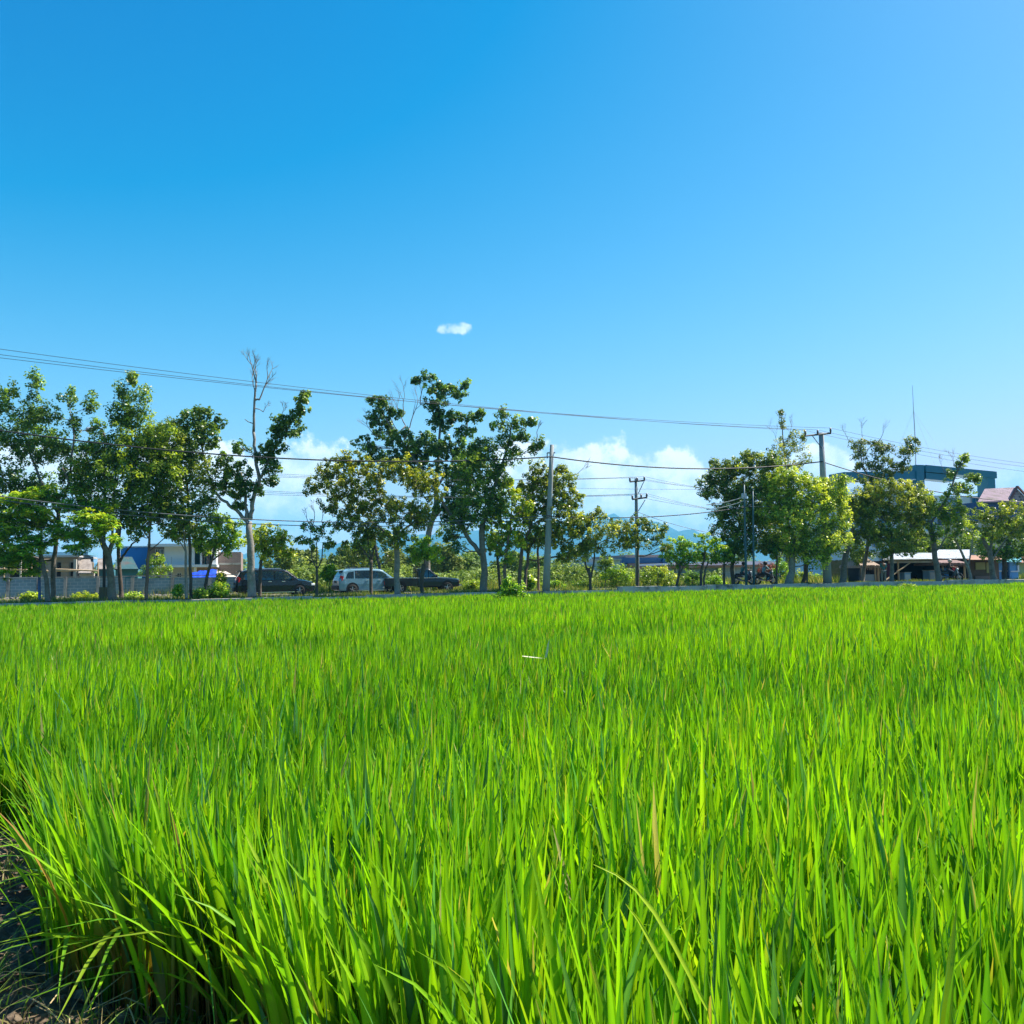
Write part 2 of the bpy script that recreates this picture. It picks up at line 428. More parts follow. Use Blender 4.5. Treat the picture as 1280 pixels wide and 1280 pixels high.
def rice_zone(name_seed, d0, d1, dens, segs, wmul, leaf=(.62, .95), hillsp=.2):
    r = np.random.default_rng(name_seed)
    def half(d): return .63 * d + 1.6
    area = (d1 - d0) * (half(d0) + half(d1))
    per = 16 if segs > 3 else 9
    nh = int(area * dens / per)
    # pick hills with density uniform over the wedge
    y = r.uniform(0, 1, nh * 2); A0, A1 = half(d0), half(d1)
    yy = d0 + (d1 - d0) * ((-A0 + np.sqrt(A0 * A0 + (A1 * A1 - A0 * A0) * y)) / (A1 - A0))
    xx = r.uniform(-1, 1, nh * 2) * half(yy)
    yy, xx = yy[:nh], xx[:nh]
    if d1 < 20:   # planted in rough rows
        xx = np.round(xx / hillsp) * hillsp + r.normal(0, .04, nh); yy = np.round(yy / hillsp) * hillsp + r.normal(0, .045, nh)
    ok = bank_side(xx, yy) > 0
    edge = (54.5 - .75) + RS * xx * 1.0
    ok &= yy < edge
    ok &= ((xx) ** 2 + yy ** 2) > 1.25 ** 2
    xx, yy = xx[ok], yy[ok]; nh = len(xx)
    n = nh * per
    NC = 3 if segs > 6 else 2
    hx, hy = np.repeat(xx, per), np.repeat(yy, per)
    sp = .035 if segs > 3 else .06
    bx, by = hx + r.normal(0, sp, n), hy + r.normal(0, sp, n)
    pn = patchn(hx, hy, 2.6, 5)
    hh = (1 - .33 * np.clip((hy - 20) / 26, 0, 1)) * np.clip(1 + .12 * pn + np.repeat(r.normal(0, .07, nh), per), .75, 1.25)
    Lf = r.uniform(leaf[0], leaf[1], n) * hh * .86
    Lf *= np.where(r.random(n) < .25, .7, 1)
    az_ = r.uniform(0, 2 * np.pi, n)
    lean = np.abs(r.normal(.02, .075, n)) + np.where(r.random(n) < .06, r.uniform(.12, .4, n), 0)
    droop = np.abs(r.normal(.03, .09, n)) + np.where(r.random(n) < .05, r.uniform(.4, .9, n), 0)
    dxw, dyw = np.cos(az_), np.sin(az_)
    # near the bank, leaves hang out over the edge
    bs = bank_side(bx, by); out_ = np.clip(1 - bs / .35, 0, 1) if d0 < 6 else np.zeros(n)
    nx_, ny_ = -LINE_Dv[1] / np.hypot(*LINE_Dv), LINE_Dv[0] / np.hypot(*LINE_Dv)
    sgn = -1
    wnd = .02
    T = np.linspace(0, 1, segs + 1)
    tw = r.uniform(0, np.pi, n); twr = r.normal(0, .6, n)
    W = r.uniform(.0072, .0135, n) * wmul * (1.2 if d0 < 2 else 1.08)
    V = np.zeros((n, segs + 1, NC, 3), dtype=np.float32)
    bend = r.uniform(-1, 1, n) * .05
    for i, t in enumerate(T):
        h = lean * t + droop * t ** 2.6
        z = t * (1 - .35 * lean) - droop * .75 * t ** 3
        cx = bx + Lf * (h * dxw + wnd * t * t + out_ * (nx_ * sgn) * .15 * t * t * 1) + bend * t * t
        cy = by + Lf * (h * dyw + out_ * (ny_ * sgn) * .15 * t * t)
        cz = Lf * np.maximum(z, .05 * t)
        wdt = W * (min(1, .45 + t * 1.6) if t < .55 else 1) * (1 - max(0, (t - .5) / .5) ** 1.8) + W * .03
        a2 = tw + twr * t
        V[:, i, 0] = np.stack([cx - np.cos(a2) * wdt, cy - np.sin(a2) * wdt, cz], -1)
        V[:, i, NC - 1] = np.stack([cx + np.cos(a2) * wdt, cy + np.sin(a2) * wdt, cz], -1)
        if NC == 3: V[:, i, 1] = np.stack([cx - np.sin(a2) * wdt * .42, cy + np.cos(a2) * wdt * .42, cz], -1)
    base = (np.arange(n) * (segs + 1) * NC)[:, None]
    j = np.arange(segs) * NC
    Fq = np.concatenate([np.stack([base + j + q, base + j + q + 1, base + j + NC + q + 1, base + j + NC + q], -1).reshape(-1, 4) for q in range(NC - 1)])
    # colours per leaf
    q = np.clip(.42 + .30 * np.clip((hy - 3) / 14, 0, 1) + .33 * pn + r.normal(0, .27, n), 0, 1)[:, None]
    c = lerp(GREEN, LIME, q)
    m_ = r.random(n)
    farm = .35 if d0 > 12 else 1
    c = np.where((m_ < .10 * farm)[:, None], BLUEG * r.uniform(.8, 1.5, n)[:, None], c)
    c = np.where(((m_ > .13) & (m_ < .20))[:, None], lerp(c, YEL, .6), c)
    c = np.where(((m_ > .991))[:, None], STRAW, c)
    nearb = (out_ > .25) & (r.random(n) < .008)
    c = np.where(nearb[:, None], RUST, c)
    c = c * r.uniform(.6, 1.2, n)[:, None]
    CC = np.repeat(c[:, None, :], segs + 1, 1)
    # leaf feet darkened as painted shade between the stems, tips sometimes yellow
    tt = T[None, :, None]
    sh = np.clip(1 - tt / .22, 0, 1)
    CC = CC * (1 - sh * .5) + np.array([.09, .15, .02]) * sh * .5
    if d0 < 5:
        brn_ = ((out_ > .05) & (r.random(n) < .55))[:, None, None] * np.clip(1.5 - tt / .4, 0, 1)
        CC = CC * (1 - brn_) + np.array([.30, .15, .04]) * brn_
    tipm = (r.random(n) < .05)[:, None, None] * np.clip((tt - .85) / .15, 0, 1)
    CC = CC * (1 - tipm) + np.array([.5, .4, .08]) * tipm
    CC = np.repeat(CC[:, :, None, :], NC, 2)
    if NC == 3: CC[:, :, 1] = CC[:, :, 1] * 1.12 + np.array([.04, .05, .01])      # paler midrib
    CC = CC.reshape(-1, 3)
    return V.reshape(-1, 3), Fq, CC

zones = [rice_zone(11, 1.3, 5.0, 1750, 7, 1.06, leaf=(.68, 1.0)), rice_zone(12, 5.0, 13.0, 1150, 4, 1.15), rice_zone(13, 13.0, 28.0, 460, 3, 1.7, hillsp=.0001),
         rice_zone(14, 28.0, 70.0, 130, 2, 3.2, hillsp=.0001)]
off = 0; VV, FF, CC = [], [], []
for v_, f_, c_ in zones:
    VV.append(v_); FF.append(f_ + off); CC.append(c_); off += len(v_)
ricem = leafmat('rice_leaf', .5, .3, .42, tint=(1.12, 1.12, .3))
rice = mesh_np('rice_field', np.concatenate(VV), np.concatenate(FF), ricem, colors=np.concatenate(CC))
tag(rice, 'dense bright green young rice filling the field', 'rice', kind='stuff')
print('rice faces', sum(len(f) for f in FF))
# ------------------------------------------------------------------ trees
bark_grey = mat('bark_grey', (.17, .15, .125), .95, .45, 9, bump=.8, dirt=(.09, .075, .06), dscale=2.5)
bark_pale = mat('bark_pale', (.25, .225, .19), .95, .4, 9, bump=.8, dirt=(.14, .12, .10), dscale=2.5)
bark_dark = mat('bark_dark', (.085, .065, .05), .95, .45, 9, bump=.8, dirt=(.15, .12, .09), dscale=2.0)
leaf_gloss = leafmat('tree_leaf', .45, .5, .38, tint=(1.2, 1.15, .45))
leaf_soft = leafmat('soft_leaf', .42, .3, .55, tint=(1.2, 1.15, .5))
TEAK = ((0.06, 0.115, 0.018), (0.2, 0.28, 0.045), (0.4, 0.5, 0.06))
OLIVE = ((0.09, 0.15, 0.018), (0.28, 0.37, 0.036), (0.58, 0.64, 0.06))
DENSE = ((0.06, 0.125, 0.016), (0.21, 0.34, 0.028), (0.5, 0.63, 0.05))
LIMEY = ((0.11, 0.22, 0.014), (0.33, 0.5, 0.026), (0.62, 0.72, 0.04))
GOLD = ((0.09, 0.16, 0.016), (0.38, 0.5, 0.034), (0.78, 0.8, 0.09))
FLAME = ((0.1, 0.23, 0.014), (0.32, 0.52, 0.022), (0.66, 0.72, 0.05))
FAR = ((0.1, 0.16, 0.03), (0.22, 0.31, 0.045), (0.36, 0.46, 0.07))
BLOOM = ((.05, .08, .02), (.30, .07, .07), (.42, .10, .12))

def norm_(a): return a / np.maximum(np.linalg.norm(a, axis=1, keepdims=True), 1e-9)

def leaf_cloud(r, cen, crad, per, L_, W_, pal, up=.7, pale_frac=.12, flat=1.0, lit_pale=None):
    """cen (n,3) clump centres, crad (n,) clump radii"""
    n = len(cen); N_ = n * per
    C = np.repeat(cen, per, 0); rr = np.repeat(crad, per)
    d = norm_(r.normal(0, 1, (N_, 3))); rad = r.uniform(.25, 1.0, N_) ** .6
    d[:, 2] *= flat
    P = C + d * (rr * rad)[:, None]
    nn = norm_(d * .8 + np.array([0, 0, up]) + r.normal(0, .55, (N_, 3)))
    t = r.normal(0, 1, (N_, 3)); t = norm_(t - nn * (t * nn).sum(1, keepdims=True))
    b = np.cross(nn, t)
    l = (L_ * r.uniform(.65, 1.25, N_))[:, None]; w_ = (W_ * r.uniform(.7, 1.2, N_))[:, None]
    V = np.stack([P - t * l * .5, P + b * w_ * .5 + t * l * .05, P + t * l * .5 - nn * l * .12, P - b * w_ * .5 + t * l * .05], 1).reshape(-1, 3)
    Fq = np.arange(N_ * 4).reshape(-1, 4)
    A, B, Y = [np.array(c) for c in pal]
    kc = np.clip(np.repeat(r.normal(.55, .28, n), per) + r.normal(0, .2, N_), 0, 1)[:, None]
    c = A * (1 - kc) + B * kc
    f = (r.random(n) < pale_frac) if lit_pale is None else (r.random(n) < lit_pale)
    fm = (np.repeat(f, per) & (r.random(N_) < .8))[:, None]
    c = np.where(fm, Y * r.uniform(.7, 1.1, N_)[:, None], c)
    c = c * r.uniform(.8, 1.2, N_)[:, None]
    return V, Fq, np.repeat(c, 4, 0)

def twig_tree(mb, p, d, ln, rad, depth, r_):
    """bare forking twigs"""
    if depth == 0: return
    pts = [Vector(p)]; dd = Vector(d).normalized(); ds = [dd]
    for i in range(4):
        dd = (dd + Vector((r_.uniform(-.17, .17), r_.uniform(-.17, .17), r_.uniform(-.04, .12)))).normalized()
        pts.append(pts[-1] + dd * ln / 4); ds.append(dd)
    mb.tube(pts, [rad * f for f in (1, .9, .8, .65, .45)], 5 if rad > .02 else 3, cap=False)
    for k in (2, 3, 4, 4) if depth > 2 else (1, 2, 3, 4):
        if r_.random() < .15: continue
        a = r_.uniform(0, 6.28); s = r_.uniform(.35, .75)
        e = Vector((math.cos(a), math.sin(a) * .7, .1)); e = e - ds[k] * e.dot(ds[k])
        twig_tree(mb, pts[k], ds[k] + e.normalized() * s, ln * r_.uniform(.42, .7), max(.006, rad * r_.uniform(.45, .62)), depth - 1, r_)

KD = 2.0
def tree(name, label, d, trunk, blobs, pal, bark=None, base_z=None, rpx=4, cat='tree', group=None, clump=.24, per=30, leaf=(.165, .10),
         k=7.0, pale_frac=.12, up=.7, flat=1.0, lm=None, bare=(), limbs=(), seed=None, extra=(), crown_name='crown', deep=.85, maxl=4, thick=1.0, grow=1.1):
    """trunk: photo pixels from the foot up; blobs: (px, py, rx, ry[, depth shift m]) leafy masses; bare: (px, py, size_px, dirx) dead twigs"""
    seed = seed or (sum(ord(c) for c in label) * 7 + int(trunk[0][0]))
    r = np.random.default_rng(seed); rp = random.Random(seed)
    bark = bark or bark_grey; s = d / F
    tv = (rp.uniform(.86, 1.16), rp.uniform(.92, 1.1), rp.uniform(.8, 1.3)); pal = tuple(tuple(min(.85, q * t_) for q, t_ in zip(cl_, tv)) for cl_ in pal)
    clump *= rp.uniform(.88, 1.14)
    T = [at(x, y, d) for x, y in trunk]
    z0 = GZ - .06 if base_z is None else base_z
    T[0] = atz(trunk[0][0], d, z0)
    root = empty(name, T[0], label, cat, group)
    if isinstance(rpx, (int, float)): rpx = [rpx * (1 - .45 * i / max(1, len(T) - 1)) for i in range(len(T))]
    rpx = [q * .82 for q in rpx]
    tb = MB()
    # resample the trunk with slight wander
    pts, rads = [], []
    for i in range(len(T) - 1):
        m_ = max(2, int(np.linalg.norm(T[i + 1] - T[i]) / .5))
        for j in range(m_):
            f = j / m_; p = T[i] * (1 - f) + T[i + 1] * f
            wv = .0 if (i == 0 and j == 0) else rpx[i] * s * .22
            pts.append(p + np.array([rp.uniform(-wv, wv), rp.uniform(-wv, wv) * 1.5 + .0, 0])); rads.append((rpx[i] * (1 - f) + rpx[i + 1] * f) * s * rp.uniform(.95, 1.06))
    pts.append(T[-1]); rads.append(rpx[-1] * s)
    fl = np.array(pts[0]) - np.array([0, 0, .0]); 
    pts.insert(1, pts[0] * .92 + pts[1] * .08 if len(pts) > 1 else pts[0]); rads.insert(0, rads[0] * 1.28)
    tb.tube(pts, rads, 10)
    nodes = [(np.array(p), q) for p, q in zip(pts, rads)][max(1, len(pts) // 3):]
    for lp in limbs:                                     # ((x,y),(x,y),... , r0px, r1px, dy)
        *pp, r0, r1, dy = lp
        r0, r1 = r0 * .8, r1 * .75
        q = [at(x, y, d) + np.array([0, dy * i / max(1, len(pp) - 1), 0]) for i, (x, y) in enumerate(pp)]
        q2, r2 = [], []
        for i in range(len(q) - 1):
            for j in range(4):
                f = (i + j / 4) / (len(q) - 1); p = q[i] * (1 - j / 4) + q[i + 1] * j / 4
                q2.append(p + (np.array([rp.uniform(-1, 1), rp.uniform(-1, 1), rp.uniform(-1, 1)]) * r0 * s * .35 if (i + j) else 0)); r2.append((r0 + (r1 - r0) * f) * s)
        q2.append(q[-1]); r2.append(r1 * s)
        tb.tube(q2, r2, 7); nodes += [(np.array(p), x) for p, x in zip(q2, r2)][2:]
    cens, rad_, fr = [], [], []
    for bl in blobs:
        bx, by, rx, ry = bl[:4]; rx *= grow; ry *= thick * (grow if thick == 1 else 1); dy = bl[4] if len(bl) > 4 else rp.uniform(-.5, .5) * min(rx * s, 2.2)
        c = at(bx, by, d) ; c = at(bx, by, d + dy)
        Rx, Rz = rx * s, ry * s; Ry = min(Rx, max(Rz, .5) * 1.1, 2.6) * deep
        # limb
        best = min(nodes, key=lambda q: np.linalg.norm(q[0] - c) + (1.5 * max(0, q[0][2] - c[2] + .2)) + (0 if q[1] > .02 else 1))
        L0 = np.linalg.norm(best[0] - c)
        rr0 = min(best[1] * .6, max(.02, L0 * .022 + .012))
        path = [best[0]]; m_ = 5
        for j in range(1, m_ + 1):
            f = j / m_
            p = best[0] * (1 - f) + c * f; p[2] += -math.sin(f * math.pi) * L0 * .07
            path.append(p + np.array([rp.uniform(-1, 1), rp.uniform(-1, 1), rp.uniform(-1, 1)]) * L0 * .035)
        lr = [rr0 * (1 - .6 * j / m_) for j in range(m_ + 1)]
        tb.tube(path, lr, 6); nodes += [(np.array(p), q) for p, q in zip(path[2:], lr[2:])]
        n = max(12, int(KD * k * math.pi * Rx * Rz * (1 + .35 * Ry) / 1.25))
        dd = norm_(r.normal(0, 1, (n, 3))); q = r.uniform(.12, 1, n) ** .55
        # lumpy outline
        lump = 1 + .16 * np.sin(dd[:, 0] * 5 + seed) * np.cos(dd[:, 2] * 4.3 + bx) + r.normal(0, .07, n)
        cc = c + dd * np.array([Rx, Ry, Rz]) * (q * lump)[:, None]
        cens.append(cc); rad_.append(r.uniform(.65, 1.25, n) * clump)
        # pale new-growth colour weighted to the upper right, painting in the sunlit side
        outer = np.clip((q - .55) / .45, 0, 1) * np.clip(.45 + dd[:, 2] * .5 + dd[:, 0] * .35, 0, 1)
        fr.append(np.clip(pale_frac * (.2 + 2.2 * outer), 0, .9))
        # side branchlets
        for j in range(min(7, n // 3)):
            e = cc[j]; st = path[rp.choice((2, 3, 4))]
            mid = (st + e) / 2 + np.array([rp.uniform(-.1, .1), rp.uniform(-.1, .1), rp.uniform(-.05, .12)])
            tb.tube([st, mid, e], [lr[3] * .6, lr[3] * .4, .008], 4, cap=False)
    for b_ in bare:
        bx, by, sz, dx = b_[:4]; rr = b_[4] if len(b_) > 4 else 1.0
        c = at(bx, by, d); best = min(nodes, key=lambda q: np.linalg.norm(q[0] - c))
        tb.tube([best[0], (best[0] + c) / 2 + np.array([.05, 0, .05]), c], [.06 * rr, .05 * rr, .045 * rr], 5)
        twig_tree(tb, c, (dx, rp.uniform(-.3, .3), 1), sz * s * .55, .042 * rr, maxl, rp)
    tb.build('trunk', bark, root, smooth=True)
    if blobs:
        V, Fq, C = leaf_cloud(r, np.concatenate(cens), np.concatenate(rad_), per, leaf[0], leaf[1], pal, up, pale_frac, flat, np.concatenate(fr))
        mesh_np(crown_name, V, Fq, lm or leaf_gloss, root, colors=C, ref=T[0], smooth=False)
    return root

GF = 'street trees on the field edge'
GB = 'trees behind the road'
# --- left group
tree('broadleaf_tree', 'tall dark tree with upright leafy plumes at the far left, behind the lacy lime tree', D(40, 2.2), [(66, 748), (67, 700), (74, 655), (72, 620)],
     [(8, 500, 14, 24), (22, 545, 26, 30), (42, 480, 9, 23), (38, 520, 16, 22), (60, 518, 13, 20), (52, 560, 24, 24), (85, 500, 9, 17), (92, 530, 9, 17), (112, 505, 9, 18), (120, 535, 10, 15), (10, 600, 24, 26), (45, 610, 30, 20), (76, 560, 18, 20), (90, 590, 20, 22), (-30, 560, 34, 46), (-40, 620, 34, 34), (12, 640, 24, 20), (5, 685, 14, 18)],
     TEAK, bark_grey, rpx=[3.6, 3.2, 3, 2.6], k=8, pale_frac=.28, limbs=[((72, 640), (50, 600), (32, 560), (20, 520), 2.6, 1, .3), ((74, 640), (88, 600), (95, 545), (92, 520), 2.2, 1, -.3), ((72, 650), (30, 612), (0, 590), 2, 1, .5)], clump=.26, group=GF)
tree('broadleaf_tree', 'large forked tree with a thick pale trunk rising past the street lamp at left', D(139, 0.3), [(141, 753), (138, 715), (136, 692), (126, 672)],
     [(155, 490, 11, 17), (165, 472, 6, 6), (178, 495, 12, 12), (150, 515, 15, 20), (170, 520, 20, 18), (120, 570, 28, 26), (150, 560, 32, 26), (185, 560, 28, 28), (112, 605, 26, 24), (150, 600, 34, 26), (185, 605, 26, 24), (165, 640, 30, 20), (120, 640, 24, 18), (210, 585, 20, 26), (95, 620, 16, 18), (200, 540, 16, 14)],
     DENSE, bark_grey, rpx=[6.2, 5, 4.8, 4], k=8, pale_frac=.42, limbs=[((136, 694), (148, 655), (162, 620), (170, 560), 3.6, 1.2, .4), ((126, 672), (108, 640), (92, 612), (80, 585), 3.2, 1.4, -.2), ((140, 680), (142, 600), (150, 520), 2, .8, .3)], clump=.27, group=GF)
tree('broadleaf_tree', 'slim dark-stemmed tree right beside the thick pale trunk at left, low limb reaching right', D(151, 2.2), [(152, 748), (150, 715), (148, 690), (150, 660)],
     [(160, 655, 14, 12), (182, 655, 14, 10), (130, 655, 14, 12), (152, 632, 18, 14)], OLIVE, bark_dark, rpx=[3.4, 3, 2.6, 2], limbs=[((150, 702), (158, 688), (166, 678), (178, 668), 2, .8, .2)], k=6, pale_frac=.2, clump=.22, group=GF)
tree('flame_tree', 'low spreading tree with layered feathery lime-green fronds at far left', D(60, -.1), [(60, 754), (58, 725), (50, 690), (48, 668)],
     [(20, 668, 30, 7), (60, 652, 30, 6), (38, 640, 28, 6), (85, 665, 26, 6), (15, 650, 22, 6), (55, 676, 30, 6), (112, 668, 26, 6, -1), (110, 646, 26, 5, -1.2), (130, 655, 16, 5, -1.2), (95, 632, 26, 5), (125, 634, 18, 5), (12, 690, 22, 8), (100, 684, 18, 5, -1), (25, 625, 26, 7), (60, 618, 30, 6), (143, 674, 9, 5, -1.2), (40, 705, 12, 8), (-15, 660, 24, 14), (30, 690, 26, 7), (8, 708, 12, 8)],
     FLAME, bark_grey, rpx=[3.7, 3.2, 3, 2.4], k=13, pale_frac=.6, up=1.8, flat=.4, leaf=(.30, .085), clump=.30, per=22, thick=1.9, lm=leaf_soft, group=GF)
tree('slender_tree', 'thin straight trunk with a lower half painted blue, left of the forked lime tree trunk', D(50, .4), [(50, 752), (49, 720), (50, 690), (52, 660)],
     [(52, 640, 12, 10), (44, 655, 10, 8)], DENSE, mat('blue_bark', (.07, .13, .28), .9, .3, 6, dirt=(.12, .1, .08), dscale=2), rpx=[2.2, 1.9, 1.7, 1.3], k=7, group=GF)
tree('slender_tree', 'slim tree with a straight reddish trunk and sparse crown before the grey block wall', D(183, .2), [(183, 750), (184, 712), (187, 672), (187, 640)],
     [(180, 655, 16, 12), (205, 650, 16, 14), (190, 630, 18, 14), (215, 636, 14, 12), (168, 668, 10, 7), (212, 668, 12, 8)], OLIVE, mat('bark_red', (.20, .13, .10), .95, .4, 8, bump=.6, dirt=(.08, .06, .05), dscale=3), rpx=[2.6, 2.2, 1.8, 1.2], k=5, pale_frac=.15,
     limbs=[((186, 690), (196, 680), (208, 668), 1.2, .6, .2), ((187, 675), (178, 662), (170, 655), 1, .5, 0)], clump=.2, per=20, group=GF)
tree('slender_tree', 'thin pale-trunked tree close beside the dark straight trunk, left of the green bush', D(232, .3), [(233, 749), (232, 715), (232, 690), (230, 668)],
     [(222, 668, 12, 8), (240, 660, 12, 8), (228, 650, 12, 8)], OLIVE, bark_pale, rpx=[2.4, 1.9, 1.6, 1.0], k=5, limbs=[((232, 690), (226, 678), (220, 668), .9, .5, 0)], clump=.2, per=18, group=GF)
tree('broadleaf_tree', 'dense dark tree on a straight blackish trunk, left of the dead-topped tree', D(240, 1.0), [(239, 749), (238, 700), (236, 650), (234, 600)],
     [(215, 545, 22, 22), (195, 560, 20, 22), (235, 560, 24, 22), (205, 600, 30, 26), (245, 590, 20, 22), (225, 635, 34, 24), (255, 630, 18, 20), (195, 640, 22, 18), (215, 575, 28, 22), (232, 665, 28, 14), (262, 600, 10, 14), (190, 545, 12, 16)],
     DENSE, bark_dark, rpx=[2.4, 2.2, 2, 1.6], k=8.5, pale_frac=.34, clump=.26, group=GF)
tree('small_tree', 'small leaning tree with a bright yellow-green round crown left of the dead-topped tree', D(256, 1.4), [(254, 743), (259, 720), (265, 700), (268, 685)],
     [(270, 668, 26, 20), (256, 682, 16, 12), (288, 680, 16, 14), (268, 652, 18, 10), (293, 662, 12, 12)], LIMEY, bark_dark, rpx=[2.2, 2.2, 1.9, 1.4], k=9, pale_frac=.4, clump=.22, limbs=[((266, 700), (276, 693), (282, 685), 1.2, .8, 0)], group=GF)
tree('dead_topped_tree', 'tall grey tree with a bare dead top above the black car', D(314, .2), [(315, 750), (313, 715), (313, 680), (311, 652)],
     [(238, 523, 17, 14), (252, 515, 12, 8), (268, 530, 12, 14), (262, 548, 14, 12), (250, 540, 14, 12), (280, 575, 12, 12), (300, 560, 11, 9), (296, 590, 18, 16), (285, 610, 14, 14), (330, 570, 13, 16), (346, 560, 13, 14), (342, 585, 12, 10), (362, 535, 15, 14), (352, 525, 12, 9), (376, 505, 10, 12), (371, 520, 11, 12), (381, 495, 6, 6), (305, 615, 14, 12), (322, 610, 10, 9), (340, 600, 7, 6), (298, 632, 8, 6), (345, 540, 9, 8)],
     TEAK, bark_pale, rpx=[6.6, 5.6, 5.2, 4.6], k=8, pale_frac=.10, clump=.24, leaf=(.19, .12),
     limbs=[((311, 654), (296, 637), (280, 626), (266, 612), 3.2, 2, -.3), ((266, 612), (256, 575), (250, 545), (245, 525), 1.8, 1, 0), ((310, 650), (306, 630), (306, 610), (300, 590), 3.2, 1.6, .2),
            ((313, 650), (317, 625), (324, 600), (320, 575), (317, 540), 3.6, 2.4, 0), ((317, 540), (318, 500), (320, 478), 2.2, 1.4, 0), ((326, 598), (338, 570), (355, 540), (372, 515), 2.2, 1, .2), ((318, 530), (310, 527), (306, 524), .9, .5, 0)],
     bare=[(320, 478, 42, -.2, 1), (324, 500, 52, .45, 1.1), (319, 490, 36, -.3, .8), (329, 515, 16, .5, .5), (319, 462, 22, .1, .6), (352, 520, 18, .15, .5)], maxl=4, group=GF)
tree('small_tree', 'small round bright tree directly behind the dead-topped trunk, above the black car', D(326, 2.0), [(325, 742), (325, 720), (326, 700), (330, 690)],
     [(335, 668, 22, 14), (350, 676, 14, 14), (322, 680, 16, 14), (340, 690, 18, 10), (362, 690, 8, 7)], LIMEY, bark_dark, rpx=[2.6, 2.4, 2.2, 1.5], k=9, pale_frac=.45, clump=.22, group=GF)
tree('small_tree', 'small twiggy tree with three upright stems between the black and the silver car', D(396, .6), [(396, 744), (396, 722), (396, 710)],
     [(388, 662, 12, 12), (405, 665, 14, 13), (395, 678, 18, 9), (412, 680, 8, 7), (376, 675, 10, 6)], OLIVE, bark_dark, rpx=[2.3, 1.9, 1.7], k=6.5, pale_frac=.1, clump=.19, per=20,
     limbs=[((396, 712), (390, 698), (388, 675), 1.3, .8, 0), ((396, 712), (402, 700), (403, 678), 1.3, .8, .2), ((396, 710), (396, 695), (397, 670), 1, .6, -.2)], bare=[(385, 652, 22, -.4, .5), (393, 648, 26, .1, .5), (402, 652, 24, .4, .5)], group=GF)
# --- centre left
tree('broadleaf_tree', 'wide olive-green tree with a thick straight pale trunk in front of the pickup', D(496, 0), [(497, 746), (496, 720), (496, 690), (494, 660)],
     [(400, 600, 17, 14), (388, 612, 9, 8), (420, 582, 20, 14), (440, 575, 22, 12), (428, 610, 26, 18), (460, 600, 28, 20), (490, 585, 26, 16), (520, 600, 24, 20), (440, 635, 26, 18), (475, 635, 30, 20), (510, 640, 28, 20), (430, 655, 20, 10), (495, 670, 26, 14), (540, 610, 18, 18), (530, 650, 18, 14), (412, 630, 14, 12), (460, 665, 18, 10)],
     OLIVE, bark_pale, rpx=[5, 4.5, 4.1, 3.4], k=8, pale_frac=.3, clump=.23, limbs=[((496, 680), (475, 660), (450, 640), 2, 1, .4), ((495, 670), (520, 650), (535, 630), 2, 1, -.2)], group=GF)
tree('slender_tree', 'thin dark many-stemmed tree standing against the silver car', D(464, 1.2), [(464, 744), (464, 715), (464, 700)],
     [(452, 672, 16, 12), (474, 668, 16, 12), (440, 680, 10, 7), (462, 655, 16, 10)], DENSE, bark_dark, rpx=[2.6, 2.4, 2.2], k=6, pale_frac=.15, clump=.22,
     limbs=[((464, 702), (456, 690), (446, 678), 1.6, .8, 0), ((464, 702), (468, 680), (470, 665), 1.5, .8, .2), ((464, 702), (461, 680), (460, 660), 1.4, .8, -.2)], group=GF)
tree('broadleaf_tree', 'tallest knobbly tree of the centre, bare twigs beside dark leaf clusters, beyond the pickup', D(535, 11), [(536, 735), (533, 700), (536, 665), (545, 635), (546, 600)],
     [(535, 470, 10, 8), (520, 475, 6, 5), (545, 485, 13, 10), (562, 490, 15, 9), (580, 482, 9, 7), (575, 495, 9, 7), (545, 505, 14, 13), (556, 525, 14, 14), (575, 520, 14, 9), (592, 520, 10, 8), (600, 516, 5, 4), (580, 540, 12, 10), (470, 500, 16, 7), (478, 505, 10, 8), (490, 515, 14, 11), (470, 522, 14, 12), (480, 540, 18, 14), (458, 555, 16, 9), (468, 568, 16, 10), (505, 550, 22, 16), (530, 560, 26, 18), (560, 560, 24, 18), (590, 570, 18, 16), (520, 585, 28, 16), (570, 590, 26, 18), (575, 620, 26, 20), (560, 640, 22, 14), (545, 525, 10, 14), (497, 570, 18, 12)],
     TEAK, bark_pale, rpx=[5.4, 5, 4.6, 4.2, 3.4], k=7, pale_frac=.10, clump=.27, leaf=(.21, .13), deep=.6,
     limbs=[((546, 605), (548, 570), (550, 530), (545, 490), 2.8, 1.2, 0), ((546, 610), (570, 570), (582, 545), (585, 520), 2.2, 1, .3), ((545, 610), (515, 570), (490, 535), (475, 510), 2.2, 1, -.3), ((540, 650), (560, 625), (580, 600), 3, 1.5, .3)],
     bare=[(507, 532, 52, -.5, 1), (512, 535, 60, .1, 1), (525, 505, 40, .25, .9), (470, 545, 34, -.8, .8), (505, 518, 44, -.3, .9), (498, 540, 50, -.8, .9)], maxl=4, base_z=.55, group=GB)
tree('small_tree', 'small lollipop tree with a vivid light green crown in front of the pickup cab', D(528, .7), [(528, 742), (527, 722), (530, 705)],
     [(530, 688, 18, 12), (542, 692, 14, 10), (522, 694, 12, 9), (532, 674, 12, 7)], LIMEY, bark_dark, rpx=[2.6, 3.2, 3.4], k=11, pale_frac=.5, clump=.2, group=GF)
